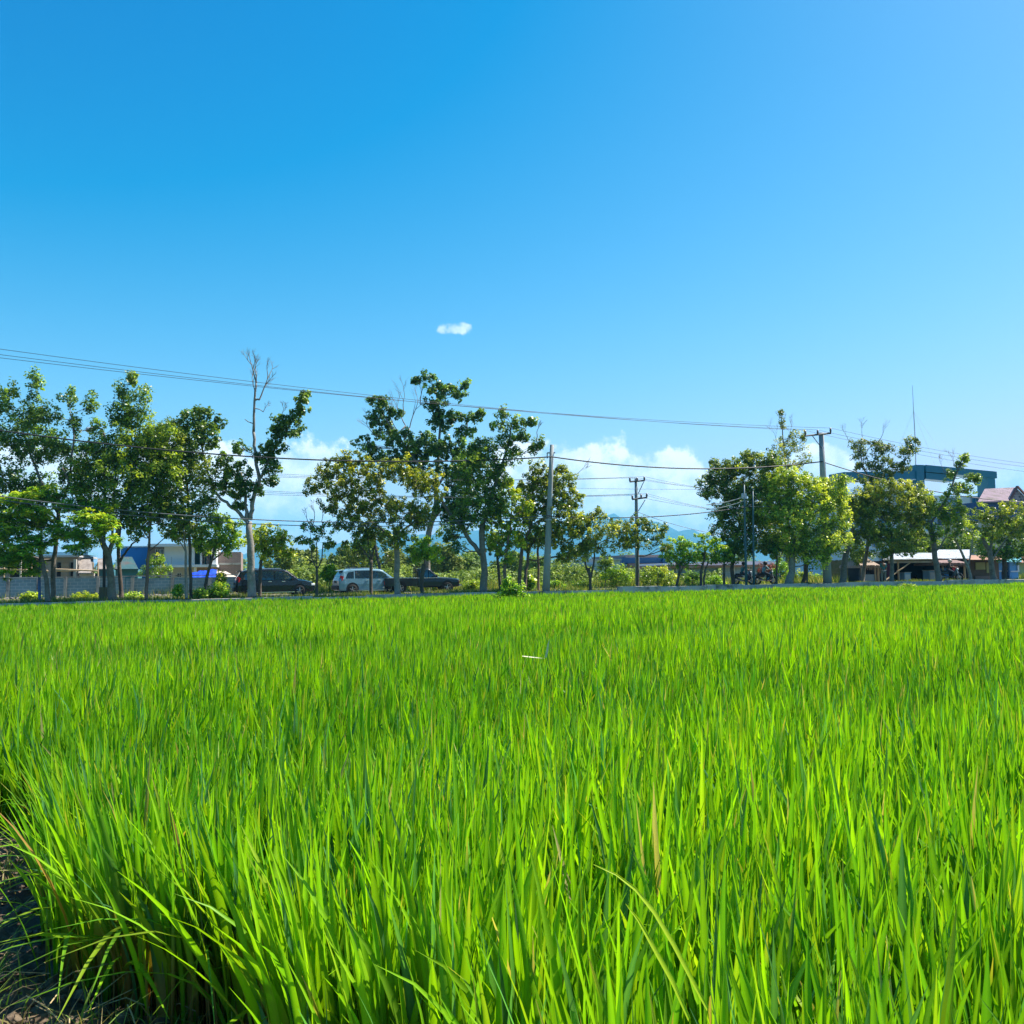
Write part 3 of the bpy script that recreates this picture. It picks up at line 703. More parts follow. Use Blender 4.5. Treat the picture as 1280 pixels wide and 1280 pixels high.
tree('broadleaf_tree', 'leaning thin brown trunk with a dark crown behind the silver car', D(475, 12), [(480, 730), (474, 705), (469, 682), (466, 668)],
     [(450, 690, 20, 12), (480, 672, 20, 14), (490, 700, 14, 16), (440, 705, 20, 14)], FAR, bark_grey, rpx=[2.6, 2.3, 2, 1.6], k=5, pale_frac=.08, base_z=.55, clump=.28, group=GB)
tree('broadleaf_tree', 'tree with a thick grey trunk and long left-bent limb, right of the pickup', D(604, 0), [(604, 744), (605, 715), (603, 690), (603, 655)],
     [(632, 517, 12, 7), (648, 530, 16, 9), (665, 525, 6, 6), (655, 545, 12, 9), (675, 552, 7, 7), (667, 560, 8, 6), (636, 548, 14, 14), (622, 530, 9, 8), (605, 555, 16, 12), (612, 580, 22, 18), (585, 590, 24, 20), (602, 612, 26, 22), (590, 640, 26, 18), (625, 600, 16, 16), (575, 655, 18, 14), (558, 668, 14, 12), (570, 685, 12, 9), (618, 635, 18, 16), (593, 565, 14, 12), (640, 570, 12, 14)],
     DENSE, bark_grey, rpx=[6.4, 5, 4.8, 4.4], k=8.5, pale_frac=.26, clump=.25,
     limbs=[((601, 693), (585, 672), (575, 655), (560, 640), (552, 622), 3.6, 2.2, -.2), ((575, 655), (582, 635), (580, 610), 2.4, 1.4, .3), ((603, 660), (620, 600), (634, 560), (640, 530), 3.2, 1, .3)], bare=[(671, 540, 14, .4, .5)], group=GF)
tree('young_tree', 'young tree with luminous lime leaves between the thick grey trunk and the leaning concrete pole', D(634, -.2), [(632, 742), (631, 715), (632, 695), (638, 660), (640, 630)],
     [(635, 610, 13, 11), (645, 620, 14, 12), (628, 640, 16, 14), (650, 640, 14, 12), (638, 660, 18, 14), (618, 655, 12, 12), (625, 680, 16, 12), (645, 680, 10, 12), (612, 672, 10, 10), (636, 698, 8, 8), (662, 632, 6, 8), (622, 622, 10, 10)],
     LIMEY, mat('bark_red', (.2, .13, .1)), rpx=[2.7, 2.5, 2.2, 1.6, 1.0], k=8, pale_frac=.6, clump=.2, leaf=(.19, .13), per=20, limbs=[((631, 700), (642, 690), (650, 676), 1, .6, 0)], group=GF)
tree('slender_tree', 'short thin trunk left of the lime-leaved young tree', D(624, 1.6), [(625, 740), (624, 718), (622, 700), (620, 680)], [(620, 672, 14, 10), (610, 685, 9, 8), (628, 690, 8, 6)], DENSE, bark_dark, rpx=[2.3, 2.3, 2, 1.3], k=8, pale_frac=.3, clump=.2, group=GF)
tree('broadleaf_tree', 'domed olive-yellow tree on two close brown trunks behind the leaning concrete pole', D(652, 1.2), [(649, 740), (650, 712), (653, 685), (665, 655)],
     [(672, 585, 12, 9), (680, 600, 20, 14), (660, 605, 16, 14), (700, 605, 16, 14), (668, 625, 18, 16), (695, 625, 24, 18), (672, 650, 24, 18), (705, 650, 24, 20), (690, 670, 30, 16), (718, 625, 12, 14), (725, 655, 14, 16), (712, 690, 22, 12), (655, 675, 16, 12), (735, 675, 10, 12), (655, 640, 14, 16), (728, 690, 12, 9), (712, 597, 9, 7), (700, 585, 7, 6)],
     OLIVE, mat('bark_red', (.2, .13, .1)), rpx=[3.4, 3, 2.8, 2], k=9, pale_frac=.28, clump=.23, limbs=[((655, 740), (658, 712), (662, 686), (675, 660), 3, 1.8, .3)], bare=[(722, 592, 22, 1.2, .4)], group=GF)
tree('slender_tree', 'single dark trunk just left of the leaning concrete pole', D(672, 2.4), [(673, 737), (673, 712), (672, 690), (675, 660)], [(680, 668, 18, 12), (664, 672, 12, 10)], DENSE, mat('bark_red', (.2, .13, .1)), rpx=[2, 1.9, 1.8, 1.4], k=8, pale_frac=.12, clump=.22, group=GF)
tree('broadleaf_tree', 'airy tree on a narrow V-shaped double trunk between the two utility poles', D(737, .6), [(738, 738), (738, 722), (736, 710)],
     [(722, 690, 14, 10), (735, 678, 18, 14), (752, 660, 20, 14), (735, 650, 16, 10), (768, 668, 16, 14), (775, 680, 12, 10), (755, 685, 12, 8), (748, 640, 9, 7), (785, 660, 10, 9)],
     OLIVE, bark_dark, rpx=[2.4, 2.1, 1.9], k=7, pale_frac=.22, clump=.21, per=22, limbs=[((737, 722), (732, 705), (730, 688), 1.7, 1, 0), ((739, 722), (743, 700), (744, 680), 1.7, 1, .2)], group=GF)
tree('small_tree', 'rounded airy tree standing right in front of the pole with two crossarms', D(797, .3), [(797, 737), (797, 715), (797, 695), (798, 675)],
     [(790, 665, 16, 12), (805, 660, 16, 12), (800, 678, 20, 10), (820, 672, 12, 10), (782, 678, 12, 8), (828, 660, 7, 6), (833, 684, 6, 6), (797, 650, 10, 7), (770, 655, 9, 8)],
     OLIVE, bark_dark, rpx=[2.3, 2, 1.8, 1.2], k=7, pale_frac=.16, clump=.2, per=22, group=GF)
tree('small_tree', 'small tree with a compact bright crown and forked dark trunk, right of the crossarm pole', D(848, .4), [(845, 737), (849, 718), (850, 706)],
     [(850, 678, 14, 9), (840, 690, 15, 11), (860, 688, 15, 12), (850, 700, 16, 8), (866, 697, 8, 8), (833, 693, 8, 7)], LIMEY, bark_dark, rpx=[2, 1.8, 1.5], k=10, pale_frac=.3, clump=.19, per=24, limbs=[((849, 720), (855, 706), (858, 694), 1.2, .8, 0)], group=GF)
tree('small_tree', 'small tree with a ragged lime crown on two crooked stems, beside the compact one', D(878, .4), [(876, 737), (876, 715), (880, 698), (882, 684)],
     [(880, 672, 10, 7), (890, 680, 12, 9), (877, 690, 12, 9), (895, 690, 10, 8), (885, 698, 12, 6), (903, 686, 6, 5)], LIMEY, bark_dark, rpx=[2.2, 2, 1.6, 1.2], k=9, pale_frac=.5, clump=.19, per=24, limbs=[((880, 737), (881, 718), (886, 700), 2, 1.1, .2)], group=GF)
tree('small_tree', 'small tree with a straight thin stem just left of the riders', D(904, 1.5), [(905, 735), (905, 715), (905, 700)],
     [(905, 690, 12, 10), (915, 682, 12, 9), (898, 700, 10, 6), (912, 700, 10, 6)], DENSE, bark_dark, rpx=[1.8, 1.7, 1.4], k=9, pale_frac=.3, clump=.2, group=GF)
tree('broadleaf_tree', 'dark full tree behind the two slim blue poles and the riders', D(918, 2.6), [(917, 735), (915, 712), (918, 685), (925, 655)],
     [(905, 590, 20, 14), (885, 602, 14, 11), (930, 582, 24, 13), (960, 575, 22, 12), (885, 615, 12, 8), (910, 615, 26, 16), (940, 610, 28, 20), (925, 640, 28, 22), (955, 645, 26, 22), (905, 655, 18, 20), (940, 675, 30, 18), (918, 690, 20, 12), (965, 600, 24, 18), (965, 680, 18, 18), (895, 580, 9, 8), (935, 570, 12, 7)],
     DENSE, bark_dark, rpx=[3.2, 2.9, 2.7, 2.2], k=9.5, pale_frac=.34, clump=.25, group=GF)
tree('slender_tree', 'very thin straight trunk standing between the second rider and the golden tree', D(971, 0.6), [(971, 737), (971, 712), (971, 690)], [(971, 682, 12, 8), (965, 690, 8, 6)], DENSE, bark_dark, rpx=[1.5, 1.4, 1.2], k=8, clump=.2, group=GF)
tree('broadleaf_tree', 'broad golden-green tree, the brightest crown, over a flared pale trunk right of the riders', D(990, .4), [(986, 736), (989, 715), (990, 700), (992, 670)],
     [(965, 600, 16, 12), (985, 597, 22, 14), (1005, 608, 20, 14), (1025, 608, 20, 14), (1045, 612, 16, 14), (965, 622, 18, 15), (990, 625, 24, 18), (1020, 628, 24, 18), (1045, 632, 18, 16), (960, 645, 16, 15), (985, 650, 24, 18), (1015, 652, 24, 20), (1045, 655, 18, 18), (975, 672, 22, 14), (1005, 680, 26, 16), (1035, 680, 24, 14), (1052, 675, 12, 14), (1020, 700, 20, 10), (985, 692, 18, 10), (1056, 600, 9, 8)],
     GOLD, bark_pale, rpx=[7.2, 5, 4.6, 3.6], k=10, pale_frac=.75, clump=.24, per=26, group=GF)
tree('slender_tree', 'crooked dark trunk right of the flared pale trunk', D(1006, 1.5), [(1003, 734), (1007, 717), (1007, 700)], [(1010, 690, 16, 10), (1000, 680, 12, 9)], DENSE, bark_dark, rpx=[3, 2.8, 2.3], k=8, pale_frac=.2, clump=.22, group=GF)
tree('slender_tree', 'straight blackish stem under the middle of the golden crown', D(1009, -.1), [(1009, 738), (1009, 715), (1009, 695)], [(1009, 688, 10, 7)], DENSE, bark_dark, rpx=[1.4, 1.3, 1.2], k=8, clump=.2, group=GF)
tree('broadleaf_tree', 'sparse spire-topped tree poking up behind the golden tree', D(985, 13), [(985, 735), (985, 690), (984, 640), (982, 590)],
     [(975, 568, 18, 12), (995, 560, 15, 10), (985, 580, 22, 12), (978, 552, 9, 10), (990, 545, 9, 10), (1005, 575, 10, 9), (977, 530, 4, 8), (1002, 545, 5, 7), (976, 516, 3, 4)],
     OLIVE, bark_grey, rpx=[4, 3.6, 3, 2], k=5, pale_frac=.2, clump=.24, per=20, base_z=.55, limbs=[((982, 590), (979, 550), (977, 515), 1.6, .4, 0)], bare=[(975, 560, 36, -.3, .5), (986, 550, 34, .3, .5), (978, 535, 18, 0, .4)], group=GB)
tree('broadleaf_tree', 'tree with a thick brown trunk leaning right, right of the tallest concrete pole', D(1053, 1), [(1053, 735), (1055, 710), (1059, 685), (1066, 660)],
     [(1062, 640, 14, 14), (1078, 655, 14, 12), (1070, 625, 14, 12), (1085, 640, 12, 12)], OLIVE, bark_grey, rpx=[5.2, 4.4, 3.8, 2.6], k=7, pale_frac=.25, clump=.23, limbs=[((1060, 685), (1068, 674), (1073, 664), 2, 1, 0)], group=GF)
tree('broadleaf_tree', 'tree with open twiggy upper lobes in front of the left end of the teal frame', D(1075, 3), [(1078, 735), (1082, 700), (1088, 650), (1095, 610)],
     [(1070, 558, 9, 8), (1075, 570, 10, 8), (1090, 556, 12, 7), (1100, 568, 10, 9), (1095, 582, 12, 10), (1118, 578, 10, 9), (1108, 560, 7, 5), (1072, 582, 7, 6), (1085, 598, 13, 8), (1130, 568, 8, 9), (1140, 551, 9, 8), (1138, 564, 8, 8), (1128, 585, 14, 6), (1108, 592, 12, 7)],
     TEAK, bark_grey, rpx=[3, 2.8, 2.4, 2], k=7.5, pale_frac=.22, clump=.25, limbs=[((1090, 640), (1110, 600), (1130, 575), 1.6, .8, 0)], bare=[(1062, 552, 26, -.35, .5), (1078, 548, 24, .1, .5), (1100, 550, 28, .3, .5)], group=GB)
tree('broadleaf_tree', 'full rounded tree on a straight trunk beside the standing man', D(1115, .6), [(1115, 734), (1115, 712), (1114, 692), (1114, 660)],
     [(1085, 620, 18, 14), (1110, 612, 22, 14), (1135, 615, 20, 14), (1075, 640, 16, 16), (1100, 640, 24, 18), (1130, 640, 24, 18), (1150, 625, 14, 12), (1090, 668, 20, 16), (1118, 668, 24, 16), (1145, 655, 16, 18), (1075, 670, 12, 10), (1135, 685, 14, 9), (1105, 690, 18, 8), (1070, 690, 12, 8)],
     OLIVE, bark_grey, rpx=[3.4, 2.9, 2.7, 2], k=9, pale_frac=.42, clump=.23, group=GF)
tree('broadleaf_tree', 'tree with a thick trunk leaning left in front of the open stall', D(1173, .2), [(1174, 733), (1170, 705), (1165, 670), (1161, 650)],
     [(1160, 625, 16, 12), (1175, 640, 16, 14), (1155, 645, 14, 12), (1188, 620, 12, 12), (1190, 650, 16, 14), (1175, 665, 18, 12), (1200, 635, 10, 9), (1195, 605, 9, 9), (1188, 594, 9, 8), (1200, 580, 6, 10), (1208, 572, 4, 5), (1213, 595, 6, 7), (1222, 600, 5, 6), (1210, 612, 9, 8), (1205, 665, 12, 10)],
     OLIVE, bark_grey, rpx=[4.6, 4, 3.7, 3], k=7.5, pale_frac=.4, clump=.22, limbs=[((1163, 655), (1185, 620), (1196, 590), (1204, 572), 1.8, .7, 0), ((1168, 690), (1175, 684), (1182, 672), 1.8, .8, 0)], bare=[(1180, 590, 24, -.4, .45), (1192, 582, 22, .1, .45)], group=GF)
tree('broadleaf_tree', 'thin sinuous pale trunk with a see-through crown, right of the open stall', D(1213, .2), [(1214, 732), (1210, 710), (1202, 690), (1194, 674)],
     [(1200, 660, 14, 10), (1215, 650, 14, 10), (1190, 668, 12, 8), (1222, 665, 12, 9), (1208, 640, 12, 8), (1225, 635, 10, 9)], OLIVE, bark_pale, rpx=[2.6, 2.3, 1.8, 1.2], k=5.5, pale_frac=.3, clump=.2, per=18, limbs=[((1210, 708), (1214, 690), (1216, 672), 1.3, .7, 0)], group=GF)
tree('broadleaf_tree', 'thick grey-trunked forked tree in front of the yellow-panelled shed', D(1243, .2), [(1243, 731), (1240, 708), (1237, 690), (1228, 672)],
     [(1235, 655, 14, 10), (1255, 650, 16, 12), (1262, 632, 12, 9), (1240, 668, 14, 9), (1268, 665, 14, 12), (1250, 638, 9, 8), (1285, 640, 14, 14), (1228, 645, 9, 8)], OLIVE, bark_grey, rpx=[5, 4, 3.6, 2], k=7, pale_frac=.25, clump=.22,
     limbs=[((1238, 690), (1241, 670), (1244, 650), 2.4, 1, .2), ((1240, 700), (1252, 682), (1262, 668), 1.6, .8, 0)], group=GF)
tree('broadleaf_tree', 'deep green crowded tree filling the right edge of the picture', D(1262, 4), [(1256, 733), (1256, 700), (1262, 675)],
     [(1262, 665, 20, 14), (1285, 660, 20, 18), (1255, 690, 16, 12), (1278, 690, 16, 14), (1235, 690, 14, 10), (1300, 680, 20, 20), (1240, 672, 12, 10)], DENSE, bark_dark, rpx=[4, 3.4, 3], k=9, pale_frac=.2, clump=.26, group=GB)
tree('broadleaf_tree', 'light green tree behind the stall roof, seen through the trunks at right', D(1140, 26), [(1140, 735), (1140, 700), (1142, 680)],
     [(1125, 675, 24, 14), (1150, 680, 22, 14), (1175, 685, 20, 10), (1135, 692, 22, 8), (1195, 680, 16, 12), (1220, 680, 20, 12)], FAR, bark_grey, rpx=[3, 2.6, 2], k=4, clump=.4, leaf=(.28, .16), base_z=.55, pale_frac=.2, group=GB)
tree('small_tree', 'small bushy tree left of the thatched kiosk', D(1078, 5), [(1076, 734), (1075, 718), (1076, 706)], [(1070, 698, 12, 8), (1080, 692, 12, 8), (1072, 684, 10, 7)], DENSE, bark_dark, rpx=[2, 1.8, 1.6], k=9, pale_frac=.4, clump=.2, group=GF)

# --- bushes and undergrowth
def bush(label, px, py, rx, ry, v, pal, pale_frac=.3, k=9, clump=.22, leaf=(.15, .08), base_z=None, name='bush', cat='bush', group='bushes on the verge', per=22, blobs=None, up=.7):
    d = D(px, v); s = d / F
    bz = GZ - .05 if base_z is None else base_z
    gp = atz(px, d, bz)
    bl = blobs or [(px, py, rx * .8, ry), (px - rx * .45, py + ry * .3, rx * .5, ry * .7), (px + rx * .5, py + ry * .25, rx * .5, ry * .75), (px + rx * .1, py - ry * .35, rx * .5, ry * .6)]
    return tree(name, label, d, [(px, py + ry), (px, py + ry * .3)], bl, pal, bark_dark, rpx=[.9, .6], base_z=bz, cat=cat, group=group, clump=clump, per=per, leaf=leaf, k=k, pale_frac=pale_frac, crown_name='foliage', up=up)
bush('yellow-green weeds at the foot of the wall, right of the leftmost trunks', 105, 746, 26, 4, 4.5, LIMEY, .8, k=6)
bush('yellow-green weed clump left of the blue-painted trunk', 38, 746, 13, 4, 4.0, LIMEY, .8, k=6)
bush('yellowish weed patch right of the thick pale trunk', 166, 746, 15, 3.5, 4.5, LIMEY, .8, k=6)
bush('lush light green bush leaning against the wall left of the black car', 272, 737, 16, 11, .7, FLAME, .35, k=11)
bush('small bright bush at the foot of the slim twin trunks', 250, 742, 9, 6, .5, LIMEY, .4, k=11)
bush('pale spindly weed in front of the brick wall', 222, 738, 5, 6, .6, FLAME, .3, k=7)
bush('brownish spindly weed beside the rear of the black car', 276, 723, 4, 7, 1.5, OLIVE, .3, k=5)
bush('light green acacia bush in front of the white two-storey house', 200, 706, 16, 12, 13, FLAME, .1, k=8, base_z=.55, blobs=[(195, 698, 9, 5), (190, 708, 12, 6), (205, 712, 14, 6), (180, 715, 10, 5), (200, 702, 10, 5), (195, 722, 16, 8)])
bush('broad-leaved banana clump right of the black car', 412, 716, 9, 8, 12, LIMEY, .3, leaf=(.7, .2), per=12, base_z=.55, name='banana_plant', cat='plant')
bush('big light green bush left of the crossarm pole tree', 770, 720, 22, 13, 9, LIMEY, .35, base_z=.55)
bush('round yellow-green bush right of the crossarm pole tree', 822, 720, 24, 13, 8, LIMEY, .3, base_z=.55)
bush('dark shaded bush under the ragged lime tree', 866, 722, 12, 10, 6, DENSE, .15, base_z=.55)
bush('pale grassy bush behind the stems left of the riders', 893, 728, 16, 8, 5, LIMEY, .2, base_z=.55)
bush('sunlit bush seen between the trunks right of the riders', 1000, 722, 22, 9, 14, LIMEY, .3, base_z=.55)
bush('sunlit hedge bush beside the thick leaning brown trunk', 1035, 722, 16, 11, 14, LIMEY, .3, base_z=.55)
bush('green shrub above the wall left of the golden trunk', 976, 710, 12, 12, 12, LIMEY, .3, base_z=.55)
bush('dark tall-stemmed shrub in front of the white wall, left of the big bush', 757, 704, 10, 10, 10, DENSE, .25, base_z=.55)
bush('red-pink flowering shrub above the wall behind the second rider', 958, 712, 15, 8, 16, BLOOM, .3, base_z=.55, name='flowering_shrub')
bush('bright banana-like seedling at the foot of the twin brown trunks', 662, 728, 6, 7, 1.6, LIMEY, .5, leaf=(.4, .16), per=10, name='seedling', cat='plant')
bush('yellow-tipped shrub growing out of the rice in front of the young lime tree', 633, 738, 11, 9, -9, LIMEY, .45, base_z=.0, group='shrubs in the rice', blobs=[(634, 727, 5, 9), (632, 740, 7, 8), (647, 738, 9, 7), (624, 747, 8, 5), (650, 747, 10, 5)], k=40, leaf=(.15, .08), clump=.17)
bush('pale yellow flowering weed above the rice in front of the stall', 1134, 733, 12, 4, -3, FLAME, .5, base_z=.0, group='shrubs in the rice', k=9, clump=.13, leaf=(.1, .05))
for i, (px, v, w_) in enumerate([(430, 9.6, 20), (590, 9.2, 16), (690, 9.4, 20), (725, 9, 14), (650, 9.8, 20), (545, 9.9, 18)]):
    nm = ['behind the silver car', 'right of the pickup nose', 'right of the leaning concrete pole', 'in front of the grey shed', 'behind the twin brown trunks', 'behind the pickup bed'][i]
    bush('low roadside weeds ' + nm, px, 731, w_, 5, v, LIMEY, .2, base_z=.5, k=8, clump=.2)

# --- hedge row and far trees (each its own), then a distant mass
far_l = leafmat('far_leaf', .3, .3, .6, tint=(1.1, 1.1, .6))
labels_far = ['left of the small twiggy tree', 'behind the twiggy tree', 'above the rear of the silver car', 'left of the leaning brown trunk', 'behind the pickup bed', 'behind the small lollipop tree', 'above the pickup hood', 'right of the pickup nose',
              'left of the thick grey trunk', 'between the young lime tree and twin trunks', 'left of the leaning concrete pole', 'right of the leaning concrete pole']
farspec = [(352, 704, 26, 16), (382, 702, 24, 15), (428, 702, 20, 20), (456, 694, 18, 26), (492, 702, 18, 16), (515, 704, 20, 16), (556, 700, 22, 18), (580, 706, 18, 14), (588, 702, 16, 12), (640, 704, 28, 12), (672, 706, 20, 10), (706, 708, 16, 8)]
for (px, py, rx, ry), lb in zip(farspec, labels_far):
    v = 40 + (px * 7) % 23
    tree('background_tree', 'hazy mid-green tree beyond the road, ' + lb, D(px, v), [(px, 730), (px, 715), (px + 1, py + ry * .4)],
         [(px, py, rx * .8, ry), (px - rx * .6, py + ry * .4, rx * .55, ry * .7), (px + rx * .6, py + ry * .3, rx * .5, ry * .75), (px + rx * .2, py - ry * .4, rx * .4, ry * .5)],
         FAR, bark_grey, rpx=[1.6, 1.2, 1], base_z=.5, k=1.7, clump=.55, per=30, leaf=(.4, .24), pale_frac=.12, lm=far_l, group='trees in the distance')
# hedge mass: nobody could count its plants
r = np.random.default_rng(77)
cs = []
for px in np.arange(335, 900, 1.2):
    v = 22 + r.uniform(-4, 8); d = D(px, v)
    top = 716 + 4 * math.sin(px * .06) + 3 * math.sin(px * .023 + 1) + r.uniform(-2, 3)
    for q in range(6):
        py = top + q * 3.2 + r.uniform(-1, 1); cs.append(at(px + r.uniform(-2, 2), py, d + r.uniform(-2, 2) + q * -.6))
cs = np.array(cs); V, Fq, C = leaf_cloud(r, cs, r.uniform(.3, .6, len(cs)), 26, .26, .16, FAR, pale_frac=.25)
tag(mesh_np('hedge_thicket', V, Fq, far_l, colors=C, smooth=False), 'continuous green thicket beyond the road', 'thicket', kind='stuff')
cs = []
for px in np.arange(-200, 1500, 2.5):
    d = 330 + r.uniform(-30, 60)
    hgt = 5.5 + 2 * math.sin(px * .05) + 1.5 * math.sin(px * .13) + r.uniform(-1, 1)
    for q in range(6): cs.append(atz(px + r.uniform(-2, 2), d + r.uniform(-8, 8), .6 + hgt * (q + .5) / 6))
cs = np.array(cs); V, Fq, C = leaf_cloud(r, cs, r.uniform(.9, 1.6, len(cs)), 20, .9, .6, FAR, pale_frac=.15)
tag(mesh_np('far_wood', V, Fq, far_l, colors=C, smooth=False), 'distant line of woods at the horizon', 'woods', kind='stuff')

# --- grass on the verges
def grass(name, label, n, u0, u1, v0, v1, h0, h1, pal, seed, zf, dens_s=2.0):
    r = np.random.default_rng(seed)
    u = r.uniform(u0, u1, n); v = r.uniform(v0, v1, n)
    pn = patchn(u, v, dens_s, seed); keep = r.random(n) < np.clip(.55 + .4 * pn, .08, 1); u, v, pn = u[keep], v[keep], pn[keep]; n = len(u)
    x = u * math.cos(RANG); y = 54.5 + u * math.sin(RANG) + v; z = zf(v)
    h = r.uniform(h0, h1, n) * np.clip(1 + .5 * pn, .4, 1.8); a = r.uniform(0, 6.28, n); w_ = r.uniform(.012, .03, n) * 1.3
    ln = r.uniform(-.5, .5, (n, 2)) * h[:, None]
    b0 = np.stack([x - np.cos(a) * w_, y - np.sin(a) * w_, z - .03], -1); b1 = np.stack([x + np.cos(a) * w_, y + np.sin(a) * w_, z - .03], -1)
    t0 = np.stack([x + ln[:, 0] + np.cos(a) * .006, y + ln[:, 1], z + h], -1)
    V = np.stack([b0, b1, t0], 1).reshape(-1, 3); Fq = np.arange(n * 3).reshape(-1, 3)
    A, B, Y = [np.array(c) for c in pal]; k = r.random(n)[:, None]
    c = A * (1 - k) + B * k; c = np.where((r.random(n) < .3)[:, None], Y, c)
    tag(mesh_np(name, V, Fq, leaf_soft, colors=np.repeat(c, 3, 0)), label, 'grass', kind='stuff')
GR = ((.06, .12, .015), (.17, .25, .03), (.38, .36, .10))
grass('verge_grass', 'rough patchy grass on the verge between field and road', 70000, -60, 90, -.25, 2.9, .08, .26, GR, 5, lambda v: .45 + .03 * v)
grass('far_verge_grass', 'tall rough grass on the far side of the road', 90000, -60, 100, 9.0, 18, .2, .6, GR, 6, lambda v: np.full_like(v, .56), 4)
# ------------------------------------------------------------------ building helpers
def zp(px, py, v): return at(px, py, D(px, v))[2]
def pb(mb, px0, px1, z0, z1, v, depth, zpix=True):
    """box whose front face lies on road line v, between photo columns px0..px1; z0 bottom, z1 top"""
    if zpix:
        pm = (px0 + px1) / 2; z0, z1 = zp(pm, z0, v), zp(pm, z1, v)
    A, B = atz(px0, D(px0, v), z0), atz(px1, D(px1, v), z0)
    n = np.array([-math.sin(RANG), math.cos(RANG), 0]); c = (A + B) / 2 + n * depth / 2
    mb.box((c[0], c[1], (z0 + z1) / 2), (np.linalg.norm(B - A), depth, z1 - z0), rz=RANG)
    return mb
def P(px, py, v): return at(px, py, D(px, v))
def gp(px, v, z=.55): return atz(px, D(px, v), z)
def Bx(name, m, root, *boxes, bevel=0, parts=False):
    if parts:
        for b_ in boxes: pb(MB(), *b_).build(name, m, root, bevel=bevel)
        return
    mb = MB()
    for b_ in boxes: pb(mb, *b_)
    return mb.build(name, m, root, bevel=bevel)
def beam(mb, a, b, r): return mb.tube([a, b], r, 6)
white = mat('white_plaster', (.72, .74, .74), .8, .08, 1.5, dirt=(.45, .45, .43), dscale=.35)
offw = mat('cream_plaster', (.55, .5, .43), .85, .15, 1.5, dirt=(.3, .27, .23), dscale=.5)
glass = mat('dark_glass', (.03, .05, .07), .08, .2, 1, spec=.8)
blue_p = mat('blue_paint', (.03, .22, .55), .6, .2, 1, dirt=(.04, .12, .3), dscale=.5)
teal = mat('teal_panel', (.010, .15, .22), .45, .25, .6)
wood = mat('raw_timber', (.45, .33, .2), .85, .3, 6)
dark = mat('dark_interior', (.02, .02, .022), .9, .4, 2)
steel = mat('galvanised_steel', (.42, .44, .45), .45, .15, 5, metal=.6)
rust = mat('rusty_tin', (.3, .14, .08), .8, .4, 2, dirt=(.4, .3, .24), dscale=1.5)

# grey block wall
wall_m = brickmat('grey_blocks', (.17, .29, .34), (.21, .34, .39), (.34, .44, .47), .4, .2, .018)
gw = empty('block_wall', gp(150, 9.6), 'long grey concrete block wall behind the left roadside trees', 'wall')
Bx('wall_face', wall_m, gw, (-160, 60, 757, 722.5, 9.6, .15), (61, 156, 754, 722, 9.6, .15), (157, 298, 753, 722, 9.6, .15))
Bx('coping', conc, gw, (-160, 298, 722.3, 721, 9.55, .25))
for px in (-60, 9, 47, 81, 122, 165, 215, 262, 298): pb(MB(), px - 2, px + 2, 754, 721.8, 9.5, .2).build('pillar', conc, gw)
rub = mat('rubble_stone', (.16, .15, .14), .95, .5, 4, bump=1, dirt=(.3, .28, .25), dscale=1.2)
fm = MB()
for px in np.arange(-80, 298, 3.4): 
    q = gp(px, 9.3, .5); fm.sphere(q, random.uniform(.14, .26), 7, 5, (1.2, .8, .8), .2)
fm.build('rubble_footing', rub, gw)

# unfinished house with scaffold
h = empty('unfinished_house', gp(60, 19), 'grey unfinished house with dark openings behind the wall at far left', 'house')
Bx('wall', mat('bare_render', (.30, .27, .24), .9, .25, 1.2, dirt=(.2, .17, .15), dscale=.6), h, (-60, 12, 740, 697, 19, 6), (44, 97, 740, 697, 19, 6), (12, 44, 740, 727, 19.2, 5.5))
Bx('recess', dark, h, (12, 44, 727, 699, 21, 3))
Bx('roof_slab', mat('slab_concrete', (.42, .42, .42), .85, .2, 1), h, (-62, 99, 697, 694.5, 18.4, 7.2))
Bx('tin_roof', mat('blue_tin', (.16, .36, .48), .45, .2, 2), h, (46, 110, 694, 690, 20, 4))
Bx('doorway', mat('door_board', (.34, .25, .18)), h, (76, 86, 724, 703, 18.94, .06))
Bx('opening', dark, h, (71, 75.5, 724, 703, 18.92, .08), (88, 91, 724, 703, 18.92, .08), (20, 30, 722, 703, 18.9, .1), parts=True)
Bx('post', offw, h, (91.5, 95, 725, 699, 18.2, .3), (24, 26, 725, 699, 18.2, .3), parts=True)
sc = empty('timber_scaffold', gp(40, 15.5), 'raw timber scaffold rails in front of the unfinished house', 'scaffold')
for x0, y0, x1, y1 in ((-20, 711, 48, 713), (30, 714, 60, 713.5), (66, 711.5, 122, 713.5), (66, 713.5, 100, 713)):
    beam(MB(), P(x0, y0, 15.5), P(x1, y1, 15.45), .055).build('rail', wood, sc)
for x in (5, 33, 39.5, 68, 116.5, 122.5, -12): beam(MB(), gp(x, 15.6), P(x, 703, 15.6), .05).build('upright', wood, sc)
beam(MB(), P(114, 716, 15.6), P(122, 705, 15.6), .035).build('brace', wood, sc)
